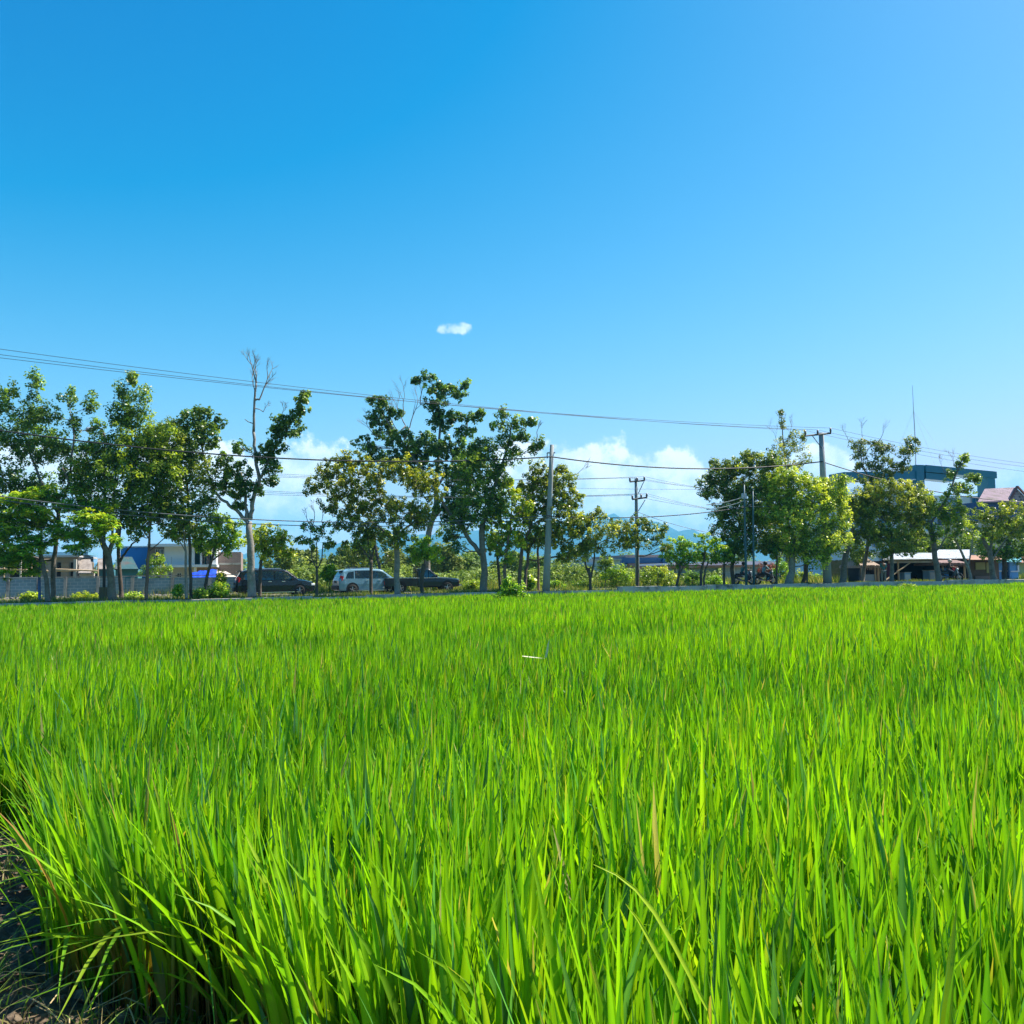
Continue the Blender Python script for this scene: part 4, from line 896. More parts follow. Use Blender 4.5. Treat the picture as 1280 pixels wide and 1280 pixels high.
# tiled lean-tos
tile = ribmat('weathered_tiles', (.36, .31, .27), 7, 0, .8)
def lean_roof(name, lab, cat, px0, px1, ytop, ybot, v, mroof, mwall, skew=4, depth=2.5, group=None, wally=740):
    r_ = empty(name, gp((px0 + px1) / 2, v), lab, cat, group)
    a, b_ = P(px0, ybot, v), P(px1, ybot, v); c, d_ = P(px1 - skew, ytop, v + depth), P(px0 + skew * .4, ytop, v + depth)
    t = np.array([0, 0, .08])
    MB().add([a, b_, c, d_, a - t, b_ - t, c - t, d_ - t], [(0, 1, 2, 3), (7, 6, 5, 4), (0, 4, 5, 1), (1, 5, 6, 2), (2, 6, 7, 3), (3, 7, 4, 0)]).build('roof', mroof, r_)
    Bx('wall', mwall, r_, (px0 + 1, px1 - 1, wally, ybot + .8, v + .3, depth))
    return r_
lean_roof('tiled_shed', 'small shed with a steep weathered grey tile roof and white verge board', 'shed', 98, 117, 699, 716, 17.5, tile, offw, 4)
lean_roof('tiled_shed', 'brown tiled shed roof behind the thick pale trunk', 'shed', 121, 139, 698, 711, 18.5, tile, mat('teal_wall', (.05, .18, .22)), 3)
# blue house with dark green roof
h = empty('blue_house', gp(168, 20), 'bright blue rendered house beside a dark green roof', 'house')
Bx('wall', blue_p, h, (150, 188, 740, 684, 22, 6))
Bx('parapet', white, h, (149, 188, 684, 682.5, 21.9, 6.2))
lean_roof('green_roofed_shed', 'low building with a dark green hipped metal roof in front of the blue house', 'shed', 143, 173, 696, 711, 16.5, ribmat('green_metal', (.035, .12, .12), 8, 0), mat('teal_wall', (.05, .18, .22)), 8)
# white two-storey house
h = empty('two_storey_house', gp(230, 21), 'white two-storey house with a long balcony slab and windows behind the wall', 'house')
Bx('wall', white, h, (205, 241, 706, 683, 20, 7), (264, 270, 706, 683, 20, 7))
Bx('lower_wall', offw, h, (188, 244, 740, 709, 20.4, 6.5))
Bx('bay_wall', mat('brown_render', (.30, .22, .17), .85, .2, 1.2), h, (187, 205, 706, 684, 20.7, 6))
Bx('balcony_slab', white, h, (187, 271, 709, 705.8, 19.4, 7.6))
Bx('roof_slab', white, h, (184, 271, 683, 679.5, 19.2, 8))
Bx('column', white, h, (239.5, 243, 706, 683, 19.5, .4), (242, 245, 740, 709, 19.6, .4), (250, 252, 706, 683, 19.6, .4), parts=True)
Bx('back_wall', mat('teal_wall', (.05, .18, .22)), h, (243, 265, 706, 683, 21.5, 5.5))
Bx('lower_back_wall', mat('brown_render', (.3, .22, .17)), h, (245, 271, 740, 709, 22, 5))
def window(root, px0, px1, z0, z1, v, fm=white, gm=glass, mull=1):
    w_ = pb(MB(), px0, px1, z0, z1, v, .08)
    w_ = MB(); t = .6
    pb(w_, px0, px1, z0, z0 - t, v, .09); pb(w_, px0, px1, z1 + t, z1, v, .09)
    pb(w_, px0, px0 + t, z0 - t, z1 + t, v, .09); pb(w_, px1 - t, px1, z0 - t, z1 + t, v, .09)
    for i in range(mull):
        x = px0 + (px1 - px0) * (i + 1) / (mull + 1); pb(w_, x - .2, x + .2, z0 - t, z1 + t, v + .01, .06)
    o = w_.build('window', fm, root)
    g_ = pb(MB(), px0 + t * .5, px1 - t * .5, z0 - t * .5, z1 + t * .5, v + .03, .03).build('pane', gm, o, ref=root['_base'])
    return o
for a in ((194, 199, 704, 686, 20.6), (200, 204, 704, 686, 20.6), (252.5, 256, 705, 685, 21.4), (258, 262, 705, 685, 21.4), (210, 214.5, 722, 716, 20.3), (221, 227, 722, 716, 20.3)): window(h, *a)
pp = MB(); beam(pp, P(214.5, 722, 19.2), P(214.5, 696, 19.2), .03); pp.build('aerial_pole', steel, h)
h = empty('brick_house', gp(282, 24), 'bare brown brick side of an unfinished house right of the white one', 'house')
bk = brickmat('red_brick', (.30, .19, .15), (.25, .16, .13), (.3, .26, .24), .22, .08, .012)
Bx('wall', bk, h, (270.5, 301, 740, 690, 23, 7))
Bx('ring_beam', conc, h, (270, 301.5, 706, 703.5, 22.93, .3))
tp = empty('tarpaulin', gp(252, 13), 'rumpled bright blue tarpaulin showing over the grey wall', 'tarpaulin')
r = np.random.default_rng(3); gx, gy = 16, 8; Vt = []
for j in range(gy):
    for i in range(gx):
        px = 238 + 33 * i / (gx - 1); f = i / (gx - 1); topy = 717.5 - 4.5 * math.sin(min(1, f * 1.1) * math.pi * .62) ** .8
        py = 722 + (topy - 722) * math.sin(j / (gy - 1) * math.pi * .5); q = P(px, py, 12 + 1.6 * j / (gy - 1)); q[2] += r.normal(0, .05); Vt.append(q)
ii = np.arange(gx * gy).reshape(gy, gx)
mesh_np('sheet', Vt, np.stack([ii[:-1, :-1], ii[:-1, 1:], ii[1:, 1:], ii[1:, :-1]], -1).reshape(-1, 4), mat('blue_tarp', (.02, .07, .62), .4, .3, 3), tp, ref=tp['_base'])
lean_roof('white_edged_roof', 'low pale roof slope with a white edge between the tarpaulin and the black car', 'roof', 262, 296, 714, 721, 13.5, mat('pale_sheet', (.62, .5, .4)), offw, 14, 3)
mp = MB()
a, b_ = P(271, 714, 13.2), P(295, 720, 13.2); mp.tube([a, b_], .07, 6)
# centre buildings
h = empty('open_shed', gp(722, 22), 'small shed with a flat overhanging roof on thin posts, right of the leaning concrete pole', 'shed')
Bx('roof', steel, h, (704, 756, 707.5, 705.5, 21, 4.5)); Bx('roof_edge', teal, h, (703.5, 756.5, 708.4, 707.5, 20.9, 4.6))
Bx('post', steel, h, *[(x, x + .8, 716, 708.4, 21.3, .12) for x in (709, 720, 731, 742)], parts=True)
Bx('rail', steel, h, (709, 743, 711.8, 711.2, 21.3, .06)); Bx('low_wall', mat('pale_blue_block', (.36, .45, .5), .85, .15, 1, dirt=(.25, .28, .3)), h, (708, 742, 735, 716, 21.2, 4))
h = empty('white_shed', gp(758, 24), 'plain white-walled building behind the double-trunk tree', 'shed')
Bx('wall', mat('pale_blue_plaster', (.5, .6, .66), .8, .1, 1), h, (742.5, 776, 738, 700.5, 24, 6)); Bx('roof', steel, h, (741, 777, 700.5, 698.5, 23.7, 6.6))
h = empty('warehouse', gp(808, 34), 'long warehouse with a dark blue fascia and brown stripes behind the bushes', 'warehouse')
brn = mat('brown_panel', (.38, .24, .2), .7, .15, .6)
Bx('wall', mat('grey_wall', (.25, .22, .21)), h, (779, 834, 735, 707, 34.4, 10)); Bx('fascia', mat('navy_panel', (.015, .09, .21), .5, .2, .6), h, (777, 834.5, 704, 697.2, 34, 10.5))
Bx('stripe', brn, h, (786, 828, 707, 704, 34.1, .4), (782, 829, 697.2, 693.5, 34.2, 10), parts=True); Bx('corner_pier', mat('navy_panel', (.015, .09, .21)), h, (829, 835, 709, 696.8, 33.7, .6), (777, 782, 709, 696.8, 33.7, .6), parts=True)
h = empty('low_factory', gp(900, 24), 'low grey-walled building with a rust-edged pale roof behind the riders', 'building')
gwm = brickmat('blue_grey_blocks', (.20, .27, .33), (.25, .32, .37), (.34, .4, .44), .9, .45, .02)
Bx('wall', gwm, h, (840, 972, 740, 709, 24, 8)); Bx('eave', rust, h, (838, 974, 709.2, 706.3, 23.6, 8.8)); Bx('roof', mat('pale_blue_roof', (.55, .68, .78), .5, .1, 1), h, (876, 974, 706.2, 701.8, 25, 7.5), (838, 876, 706.2, 703.4, 25, 7.5))
Bx('pier', conc, h, *[(x, x + 1.6, 740, 709, 23.85, .3) for x in (846, 862, 880, 899, 918, 937)], parts=True)
h = empty('board_fence', gp(1050, 12), 'dark greenish board fence behind the thick leaning trunk', 'fence')
fb = MB(); x = 1030.0
while x < 1082:
    pb(fb, x, x + 2.6, 737, 700 + random.uniform(-.6, .6), 12 + random.uniform(0, .03), .04); x += 2.7
fb.build('boards', mat('fence_boards', (.12, .13, .06), .9, .45, 1.5, dirt=(.2, .16, .1), dscale=2), h)
Bx('rail', wood, h, (1030, 1082, 706, 705, 12.06, .06), (1030, 1082, 728, 727, 12.06, .06), parts=True)
# thatched kiosk
thatch = mat('thatch', (.34, .26, .2), .95, .5, 14, bump=1, dirt=(.22, .16, .12), dscale=3)
k_ = empty('thatched_kiosk', gp(1089, 4.5), 'little kiosk with a shaggy thatched roof and grey counter, left of the standing man', 'kiosk')
def thatch_roof(root, px0, px1, ye, yr, v, dep, name='roof', m=None):
    mb = MB(); A, B = P(px0, ye, v), P(px1, ye, v); n = np.array([-math.sin(RANG), math.cos(RANG), 0]) * dep
    ins = (B - A) * .2; zr = P((px0 + px1) / 2, yr, v)[2]
    C, E = A + ins + n / 2, B - ins + n / 2; C[2] = E[2] = zr
    A2, B2 = A + n, B + n; t = np.array([0, 0, .16])
    mb.add([A, B, B2, A2, C, E, A - t, B - t, B2 - t, A2 - t], [(0, 1, 5, 4), (1, 2, 5), (2, 3, 4, 5), (3, 0, 4), (0, 6, 7, 1), (1, 7, 8, 2), (2, 8, 9, 3), (3, 9, 6, 0), (9, 8, 7, 6)])
    r_ = np.random.default_rng(int(px0)); 
    for i in range(60):   # ragged straw ends
        f = r_.random(); q = A * (1 - f) + B * f; mb.tube([q + [0, 0, .04], q + [r_.normal(0, .04), -.05, -.16 - r_.uniform(0, .22)]], [.03, .008], 3, cap=False)
    return mb.build(name, m or thatch, root)
thatch_roof(k_, 1076, 1101, 707, 696, 4.2, 2.6)
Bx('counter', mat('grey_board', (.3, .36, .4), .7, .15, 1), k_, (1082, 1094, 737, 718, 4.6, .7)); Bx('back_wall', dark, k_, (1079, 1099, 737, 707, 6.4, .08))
Bx('post', wood, k_, *[(x, x + 1.2, 737, 706, 4.5, .12) for x in (1078, 1095, 1099)], parts=True)
# open stall
s_ = empty('open_stall', gp(1160, 6), 'wide open roadside stall with a pale sloping tin roof and black interior', 'stall')
tin = ribmat('pale_tin', (.60, .66, .70), 9, 0, .45, .12, dirt=(.42, .36, .3))
def slope(name, px0, px1, yf, yb, v0, v1, m, root, th=.05, px0b=None, px1b=None):
    a, b_, c, d_ = P(px0, yf, v0), P(px1, yf, v0), P(px1b or px1, yb, v1), P(px0b or px0, yb, v1); t = np.array([0, 0, th])
    return MB().add([a, b_, c, d_, a - t, b_ - t, c - t, d_ - t], [(0, 1, 2, 3), (7, 6, 5, 4), (0, 4, 5, 1), (1, 5, 6, 2), (2, 6, 7, 3), (3, 7, 4, 0)]).build(name, m, root)
slope('roof', 1104, 1170, 699, 691, 4.2, 9, tin, s_, px0b=1120); slope('roof', 1168, 1212, 698, 687, 4.25, 9, tin, s_)
Bx('eave_board', wood, s_, (1104, 1170, 700.4, 698.9, 4.1, .06)); Bx('lintel', offw, s_, (1112, 1176, 703.6, 701.2, 4.5, .15))
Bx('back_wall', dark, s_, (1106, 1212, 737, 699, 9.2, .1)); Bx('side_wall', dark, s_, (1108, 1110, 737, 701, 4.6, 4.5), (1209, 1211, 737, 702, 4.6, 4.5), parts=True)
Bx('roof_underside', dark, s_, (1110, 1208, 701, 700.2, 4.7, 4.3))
Bx('post', wood, s_, *[(x, x + 1.2, 737, 702, 4.4, .12) for x in (1124, 1172, 1196)], parts=True)
Bx('curtain', mat('maroon_cloth', (.10, .03, .06), .9), s_, (1110, 1117, 735, 702, 4.7, .05)); beam(MB(), P(1106, 726, 3.9), P(1138, 703, 4.3), .05).build('prop_pole', wood, s_)
def crate(lab, px0, px1, y0, y1, v, m, group=None, name='display_case', cat='display case'):
    c = empty(name, gp((px0 + px1) / 2, v), lab, cat, group); Bx('body', m, c, (px0, px1, y0, y1, v, .7), bevel=.02)
    Bx('lid', steel, c, (px0 - .4, px1 + .4, y1, y1 - .9, v - .04, .78)); Bx('panel', white, c, (px0 + 1, px1 - 1, y0 - 2, y1 + 2, v - .03, .025)); return c
pbl = mat('pale_blue_panel', (.3, .5, .68), .5, .1, 1)
crate('pale blue display case standing left in the dark stall', 1131, 1139, 729, 716, 5.2, pbl)
crate('pale blue freezer box right of the first display case, beside the leaning trunk', 1162, 1171, 728, 713.5, 5.0, pbl, name='freezer_box', cat='freezer')
Bx('board', blue_p, empty('blue_banner', gp(1182, 5.2), 'bright blue cloth panel hanging behind the parked motorbike at the stall', 'banner'), (1177, 1186, 726, 710, 5.2, .04))
s2 = empty('thatched_warung', gp(1195, 3.6), 'small stall with a drooping pinkish palm thatch roof, right of the leaning trunk', 'stall')
thatch_roof(s2, 1177, 1211, 704, 697, 3.3, 3.0, m=mat('pink_thatch', (.26, .17, .155), .95, .5, 14, bump=1, dirt=(.2, .15, .13), dscale=3))
Bx('post', wood, s2, *[(x, x + 1.2, 737, 704, 3.5, .12) for x in (1180, 1196, 1207)], parts=True); Bx('bench', wood, s2, (1196, 1207, 722, 720.5, 3.7, .4)); Bx('back_wall', mat('bamboo_wall', (.16, .11, .07)), s2, (1196, 1212, 737, 704, 5.8, .06))
cl = empty('red_cloth', P(1193, 704, 3.4), 'red garment hanging from the thatched stall roof', 'garment'); Bx('cloth', mat('red_fabric', (.5, .03, .05), .85), cl, (1191, 1195.5, 713, 704.5, 3.42, .05))
h = empty('panelled_shed', gp(1232, 7), 'brown wooden shed with a pale yellow-green panel in front of the forked tree', 'shed')
Bx('wall', mat('shed_boards', (.13, .10, .07), .9, .4, 1.5), h, (1212, 1250, 737, 700, 7, 4)); Bx('panel', mat('yellowgreen_panel', (.35, .36, .14), .8, .15, 1), h, (1220, 1232, 712, 703, 6.93, .06), (1233.5, 1240, 716, 703, 6.93, .06), parts=True)
slope('roof', 1208, 1256, 699.5, 694, 6.2, 11, rust, h); Bx('plinth', bk, h, (1220, 1241, 737, 720, 6.9, .09))
h = empty('white_trimmed_house', gp(1262, 9), 'low house with bright blue walls trimmed white at the right edge', 'house')
Bx('wall', mat('sky_blue_wall', (.13, .36, .66), .7, .1, 1), h, (1244, 1274, 737, 703, 9, 5)); Bx('trim', white, h, (1244, 1260, 714.6, 713, 8.93, .06), (1264, 1274, 715, 713.4, 8.93, .06), (1272.4, 1274.4, 715, 703, 8.92, .08), parts=True)
Bx('corner_post', mat('navy_panel', (.015, .09, .21)), h, (1262, 1263.6, 737, 700, 8.8, .2)); slope('roof', 1242, 1277, 702, 697, 8.2, 13, mat('teal_tin', (.12, .42, .46), .4), h)
h = empty('yellow_house', gp(1290, 12), 'pale green-yellow wall at the very right edge', 'house'); Bx('wall', mat('pale_green_wall', (.5, .58, .34), .8, .1, 1), h, (1275, 1330, 737, 703, 12, 5)); slope('roof', 1272, 1332, 703, 696, 11, 17, rust, h)

# large building with the teal frame
VB = 42
h = empty('office_building', gp(1150, VB), 'large pale multi-storey building topped by a huge dark teal rectangular frame', 'building')
Bx('wall', mat('white_panel', (.55, .66, .72), .6, .08, .5), h, (1052, 1246, 737, 619, VB, 14))
for z in (640, 664, 688): Bx('floor_band', white, h, (1051, 1247, z + 3, z, VB - .3, 14.4))
for zi, (zb, zt) in enumerate(((636, 622), (660, 645), (684, 669), (712, 693))):
    x = 1060 + 9 * (zi % 2)
    while x < 1240:
        window(h, x, x + 11, zb, zt, VB - .06, fm=steel, gm=mat('blue_glass', (.03, .16, .30), .08, .2, .5, spec=.8), mull=1); x += 31
Bx('penthouse', mat('white_panel', (.55, .66, .72)), h, (1088, 1150, 617, 608, VB + 2, 8))
# slanted members follow the perspective of the frame running back along the building
def pbeam(name, x0, y0, x1, y1, v, th, dep, m, root):
    a, b_ = P(x0, y0, v), P(x1, y1, v); n = np.array([-math.sin(RANG), math.cos(RANG), 0]) * dep; t = np.array([0, 0, th])
    return MB().add([a, b_, b_ + n, a + n, a - t, b_ - t, b_ + n - t, a + n - t], [(0, 1, 2, 3), (7, 6, 5, 4), (0, 4, 5, 1), (1, 5, 6, 2), (2, 6, 7, 3), (3, 7, 4, 0)]).build(name, m, root)
Bx('frame_post', teal, h, (1148, 1157.5, 640, 581, VB - 2, 1.8), parts=True)
Bx('frame_post', teal, h, (1237, 1246, 640, 592, VB - 2, 1.8), parts=True)
pbeam('frame_beam', 1157.5, 581, 1246, 589.5, VB - 2, .85, 1.8, teal, h)
pbeam('frame_beam', 1157.5, 590.5, 1192, 594, VB - 1.9, .8, 1.5, teal, h)
pbeam('frame_beam', 1055, 590, 1148, 588.5, VB - 1.8, 1.0, 3, teal, h)
pbeam('frame_rail', 1055, 599, 1148, 598, VB - 1.8, .2, 3, white, h)
Bx('frame_post', teal, h, (1055, 1059, 618, 590.2, VB - 1.7, 2.6), (1098, 1101, 618, 590.2, VB - 1.7, 2.6), parts=True)
h = empty('tiled_house', gp(1255, 26), 'house with a purple-brown tiled gable roof and dark blue upper wall at right', 'house')
pt = ribmat('purple_tiles', (.24, .16, .20), 5, 0, .7)
dbl = mat('deep_blue_wall', (.02, .07, .2), .7, .2, 1)
Bx('wall', dbl, h, (1232, 1292, 652, 627, 26, 7)); Bx('lower_wall', offw, h, (1232.5, 1291.5, 737, 652, 26.05, 6.8))
a = P(1222, 627, 25.4); b_ = P(1263, 626, 25.4); c = P(1270, 609, 29.0); d_ = P(1231, 611, 29.0)
t = np.array([0, 0, .15])
MB().add([a, b_, c, d_, a - t, b_ - t, c - t, d_ - t], [(0, 1, 2, 3), (7, 6, 5, 4), (0, 4, 5, 1), (1, 5, 6, 2), (2, 6, 7, 3), (3, 7, 4, 0)]).build('roof', pt, h)
g0, g1, g2 = P(1259, 629, 25.7), P(1270, 609.5, 25.7), P(1292, 632, 25.7); n = np.array([-.26, .96, 0]) * .3
MB().add([g0, g1, g2, g0 + n, g1 + n, g2 + n], [(0, 2, 1), (3, 4, 5), (0, 1, 4, 3), (1, 2, 5, 4), (2, 0, 3, 5)]).build('gable', brickmat('stone_gable', (.32, .27, .3), (.10, .09, .12), (.42, .38, .4), .35, .3, .02), h)
mb = MB(); mb.tube([g0 - n * .6, g1 - n * .6 + [0, 0, .1]], .14, 5); mb.tube([g1 - n * .6 + [0, 0, .1], g2 - n * .6], .14, 5); mb.build('verge_board', mat('brown_board', (.16, .07, .06)), h)
window(h, 1238, 1245, 650, 634, 25.94, fm=dbl); window(h, 1250, 1256, 650, 634, 25.94, fm=dbl)
# radio mast
ma = empty('radio_mast', gp(1142, 50), 'very thin tall radio mast with guy wires rising behind the teal frame', 'mast')
mb = MB(); dM = 50
mb.tube([gp(1145, dM), P(1144.5, 560, dM), P(1142, 514, dM)], [.09, .07, .06], 6); mb.tube([P(1142, 514, dM), P(1140.5, 482, dM)], [.045, .025], 5); mb.build('pole', steel, ma)
mb = MB()
for x, y in ((1190, 585), (1172, 590), (1110, 590)): mb.tube([P(1142, 514, dM), P(x, y, dM)], .012, 3)
mb.build('guy_wires', steel, ma)

# ------------------------------------------------------------------ poles and cables
conc_p = mat('pole_concrete', (.29, .31, .31), .85, .15, 3, bump=.2, dirt=(.28, .27, .25), dscale=1.2)
bluep = mat('pole_blue', (.035, .10, .13), .5, .2, 2)
cer = mat('insulator', (.10, .08, .08), .3, .2, 4)
def pole(lab, x0, x1, ytop, v, r0, r1, m, name='utility_pole', group='utility poles'):
    d = D(x0, v); a = atz(x0, d, .45); b_ = at(x1, ytop, d)
    root = empty(name, a, lab, 'utility pole', group)
    MB().tube([a + (b_ - a) * t_ for t_ in (0, .25, .5, .75, 1)], [r0 + (r1 - r0) * t_ for t_ in (0, .25, .5, .75, 1)], 14).build('shaft', m, root, smooth=True)
    return root, a, b_, d
pA, a0_, b0_, dA = pole('leaning smooth concrete pole standing alone at the field edge near the centre', 682.5, 690, 556, -.25, .24, .125, conc_p)
mb = MB(); q = at(689, 566, dA); mb.box(q, (.5, .12, .08)); mb.tube([q + [-.25, 0, 0], q + [-.25, 0, -.35]], .04, 6); mb.build('cable_bracket', steel, pA)
mb = MB(); q = at(686, 650, dA); mb.box(q, (.46, .42, .05)); mb.build('band', steel, pA)
pB, a1_, b1_, dB = pole('slimmer pole with two insulator crossarms behind the airy small tree', 797, 795, 598, 9.3, .17, .11, mat('pole_weathered', (.2, .25, .27), .8, .2, 2))
def crossarm(root, d, px0, px1, y0, y1, pins, bx, by, dy=-.2):
    a, b_ = at(px0, y0, d) + [0, dy, 0], at(px1, y1, d) + [0, dy, 0]
    mb = MB(); c = (a + b_) / 2; mb.tube([a, b_], .065, 4); arm = mb.build('crossarm', mat('arm_steel', (.10, .11, .12), .6), root)
    mb = MB(); mb.tube([at(bx[0], bx[1], d) + [0, dy, 0], at(by[0], by[1], d) + [0, dy, 0]], .03, 5); mb.build('brace', mat('arm_steel', (.1, .11, .12)), arm, ref=root['_base'])
    tips = []
    for px, py, h_ in pins:
        q = at(px, py, d) + [0, dy, 0]; mb = MB(); mb.tube([q, q + [0, 0, h_ * .4], q + [0, 0, h_]], [.045, .075, .06], 8); mb.build('insulator', cer, arm, ref=root['_base'], smooth=True); tips.append(q + [0, 0, h_])
    return tips
tB1 = crossarm(pB, dB, 786.5, 805.5, 602.5, 601, [(787, 602.5, .3), (796, 601.5, .25), (805, 601, .3)], (804, 603), (797.5, 617))
tB2 = crossarm(pB, dB, 789.5, 808.5, 624.5, 622, [(790, 624.5, .3), (801, 623, .3), (808, 622, .3)], (806, 625), (797.5, 639))
pC, a2_, b2_, dC = pole('tallest concrete pole with one wide top crossarm rising out of the golden tree', 1034.5, 1026.5, 541, .6, .30, .17, conc_p)
tC = crossarm(pC, dC, 1004.5, 1037.5, 545.5, 542, [(1005.5, 545.3, .38), (1021, 544, .34), (1037, 542, .36)], (1014, 545), (1026, 561))
pD, a3_, b3_, dD = pole('slim dark blue steel pole, left one of the pair beside the riders', 933, 930, 606, -.22, .085, .055, bluep)
mb = MB(); q = at(930, 620, dD); mb.box(q, (.34, .1, .34)); mb.build('clamp_plate', steel, pD)
pE, a4_, b4_, dE = pole('slim dark blue steel pole, right one of the pair and slightly shorter', 942.5, 941, 614, -.2, .075, .045, bluep)
# street lamp
dL = D(130, 1.3); a = atz(130, dL, .5); lp = empty('street_lamp', a, 'street lamp on a thin dark pole, grey head hanging beside the leafy crown at left', 'street lamp')
mb = MB(); mb.tube([a, at(130.5, 640, dL), at(131, 545, dL), at(127, 536, dL), at(119, 535.5, dL)], [.085, .075, .06, .05, .04], 8); mb.build('pole', mat('lamp_pole', (.06, .06, .07), .6), lp, smooth=True)
mb = MB(); mb.tube([a + [0, 0, .0], a + [0, 0, .75]], .27, 12); mb.tube([a + [0, 0, .35], a + [0, 0, .42]], .3, 12); mb.build('base_drum', mat('drum', (.14, .12, .07), .8, .4, 3), lp)
mb = MB(); q0, q1 = at(119, 536, dL), at(107, 538, dL); mb.tube([q0, q0 * .6 + q1 * .4, q0 * .2 + q1 * .8, q1], [.07, .15, .15, .05], 10); mb.build('lamp_head', mat('lamp_grey', (.5, .5, .5), .4), lp, smooth=True)

cab_m = mat('cable_black', (.015, .017, .02), .6, .1, 1); cab_g = mat('cable_grey', (.10, .11, .12), .6, .1, 1)
def cable(lab, A, B, sag, rad, m=None, group=None, n=28):
    A, B = np.array(A), np.array(B); mid = (A + B) / 2
    pts = [A * (1 - t_) + B * t_ - np.array([0, 0, 4 * sag * t_ * (1 - t_)]) for t_ in np.linspace(0, 1, n)]
    o = MB().tube([p - A for p in pts], rad, 5).build('power_cable', m or cab_g, None, ref=(0, 0, 0))
    o.location = A; tag(o, lab, 'cable', group); return o
GT = 'three thin wires crossing high over the trees'
for i, (y0, lb) in enumerate(((428, 'highest of the three thin wires running down to the tallest pole'), (435.5, 'middle one of the three thin wires high over the left trees'), (440, 'lowest of the three thin wires high over the left trees'))):
    cable(lb, at(-60, y0, 37), tC[i], .55, .011, cab_m, GT)
for i, (y1, lb) in enumerate(((597, 'lowest thin wire leaving the tallest pole to the right'), (590, 'middle thin wire leaving the tallest pole to the right'), (586, 'highest thin wire leaving the tallest pole to the right'))):
    cable(lb, tC[i], at(1345, y1, 74), .35, .011, cab_m, 'thin wires right of the tallest pole')
K0 = at(-60, 529, 44.5); KA = at(689.5, 571, dA - .15); KC = at(1027.5, 577, dC - .2)
cable('thick black cable sagging across the left trees to the leaning concrete pole', K0, KA, .95, .042, cab_m)
cable('thick black cable from the leaning concrete pole to the tallest pole', KA, KC, .62, .042, cab_m)
cable('thick dark cable drooping right from the tallest pole across the tree tops', KC, at(1345, 628, 70), .9, .034, cab_m)
G2 = 'grey cables at mid height of the trees'
for i, (y0, y1, rr, sg) in enumerate(((612, 644.5, .03, .95), (616, 647, .024, 1.05))):
    cable(('thicker' if i == 0 else 'thinner') + ' grey cable low across the left tree crowns', at(-60, y0, 45), at(686.3, y1, dA - .2), sg, rr, cab_g, G2)
cable('grey cable from the leaning concrete pole to the left blue pole', at(686.5, 645, dA - .2), at(930.5, 634, dD - .1), .35, .032, cab_m)
cable('upper short grey cable coming out of the dark tree to the blue pole', at(883, 631, dD + 1), at(930, 621, dD - .1), .1, .03, mat('cable_pale', (.4, .4, .4)), 'short cables at the left blue pole')
cable('lower short grey cable coming out of the dark tree to the blue pole', at(883, 637, dD + 1), at(930, 626, dD - .1), .1, .03, mat('cable_pale', (.4, .4, .4)), 'short cables at the left blue pole')
cable('cable from the left blue pole through the golden tree', at(930.5, 633, dD - .1), at(1110, 606, 66), .5, .02, cab_g)
G3 = 'thin wires on the two-crossarm pole'
for i, (t_, lb) in enumerate(zip(tB1 + tB2, ('upper left pin', 'upper middle pin', 'upper right pin', 'lower left pin', 'lower middle pin', 'lower right pin'))):
    cable('thin wire from the left trees to the ' + lb + ' of the two-crossarm pole', at(120, (578 + i * 3.5) if i < 3 else (600 + (i - 3) * 4), 55), t_, .5, .012, cab_g, G3)
    cable('thin wire from the ' + lb + ' of the two-crossarm pole to the right', t_, at(1010, (610 + i * 3) if i < 3 else (641 + (i - 3) * 3), 76), .5, .012, cab_g, G3)
cable('thin wire passing left of the crossarms between the trees in front of the cloud', at(560, 606, 60), at(980, 611, 70), .15, .011, cab_g)
cable('thin wire falling from the crossarm pole towards the ragged lime tree', at(797, 640, dB), at(900, 668, 70), .2, .018, cab_g)
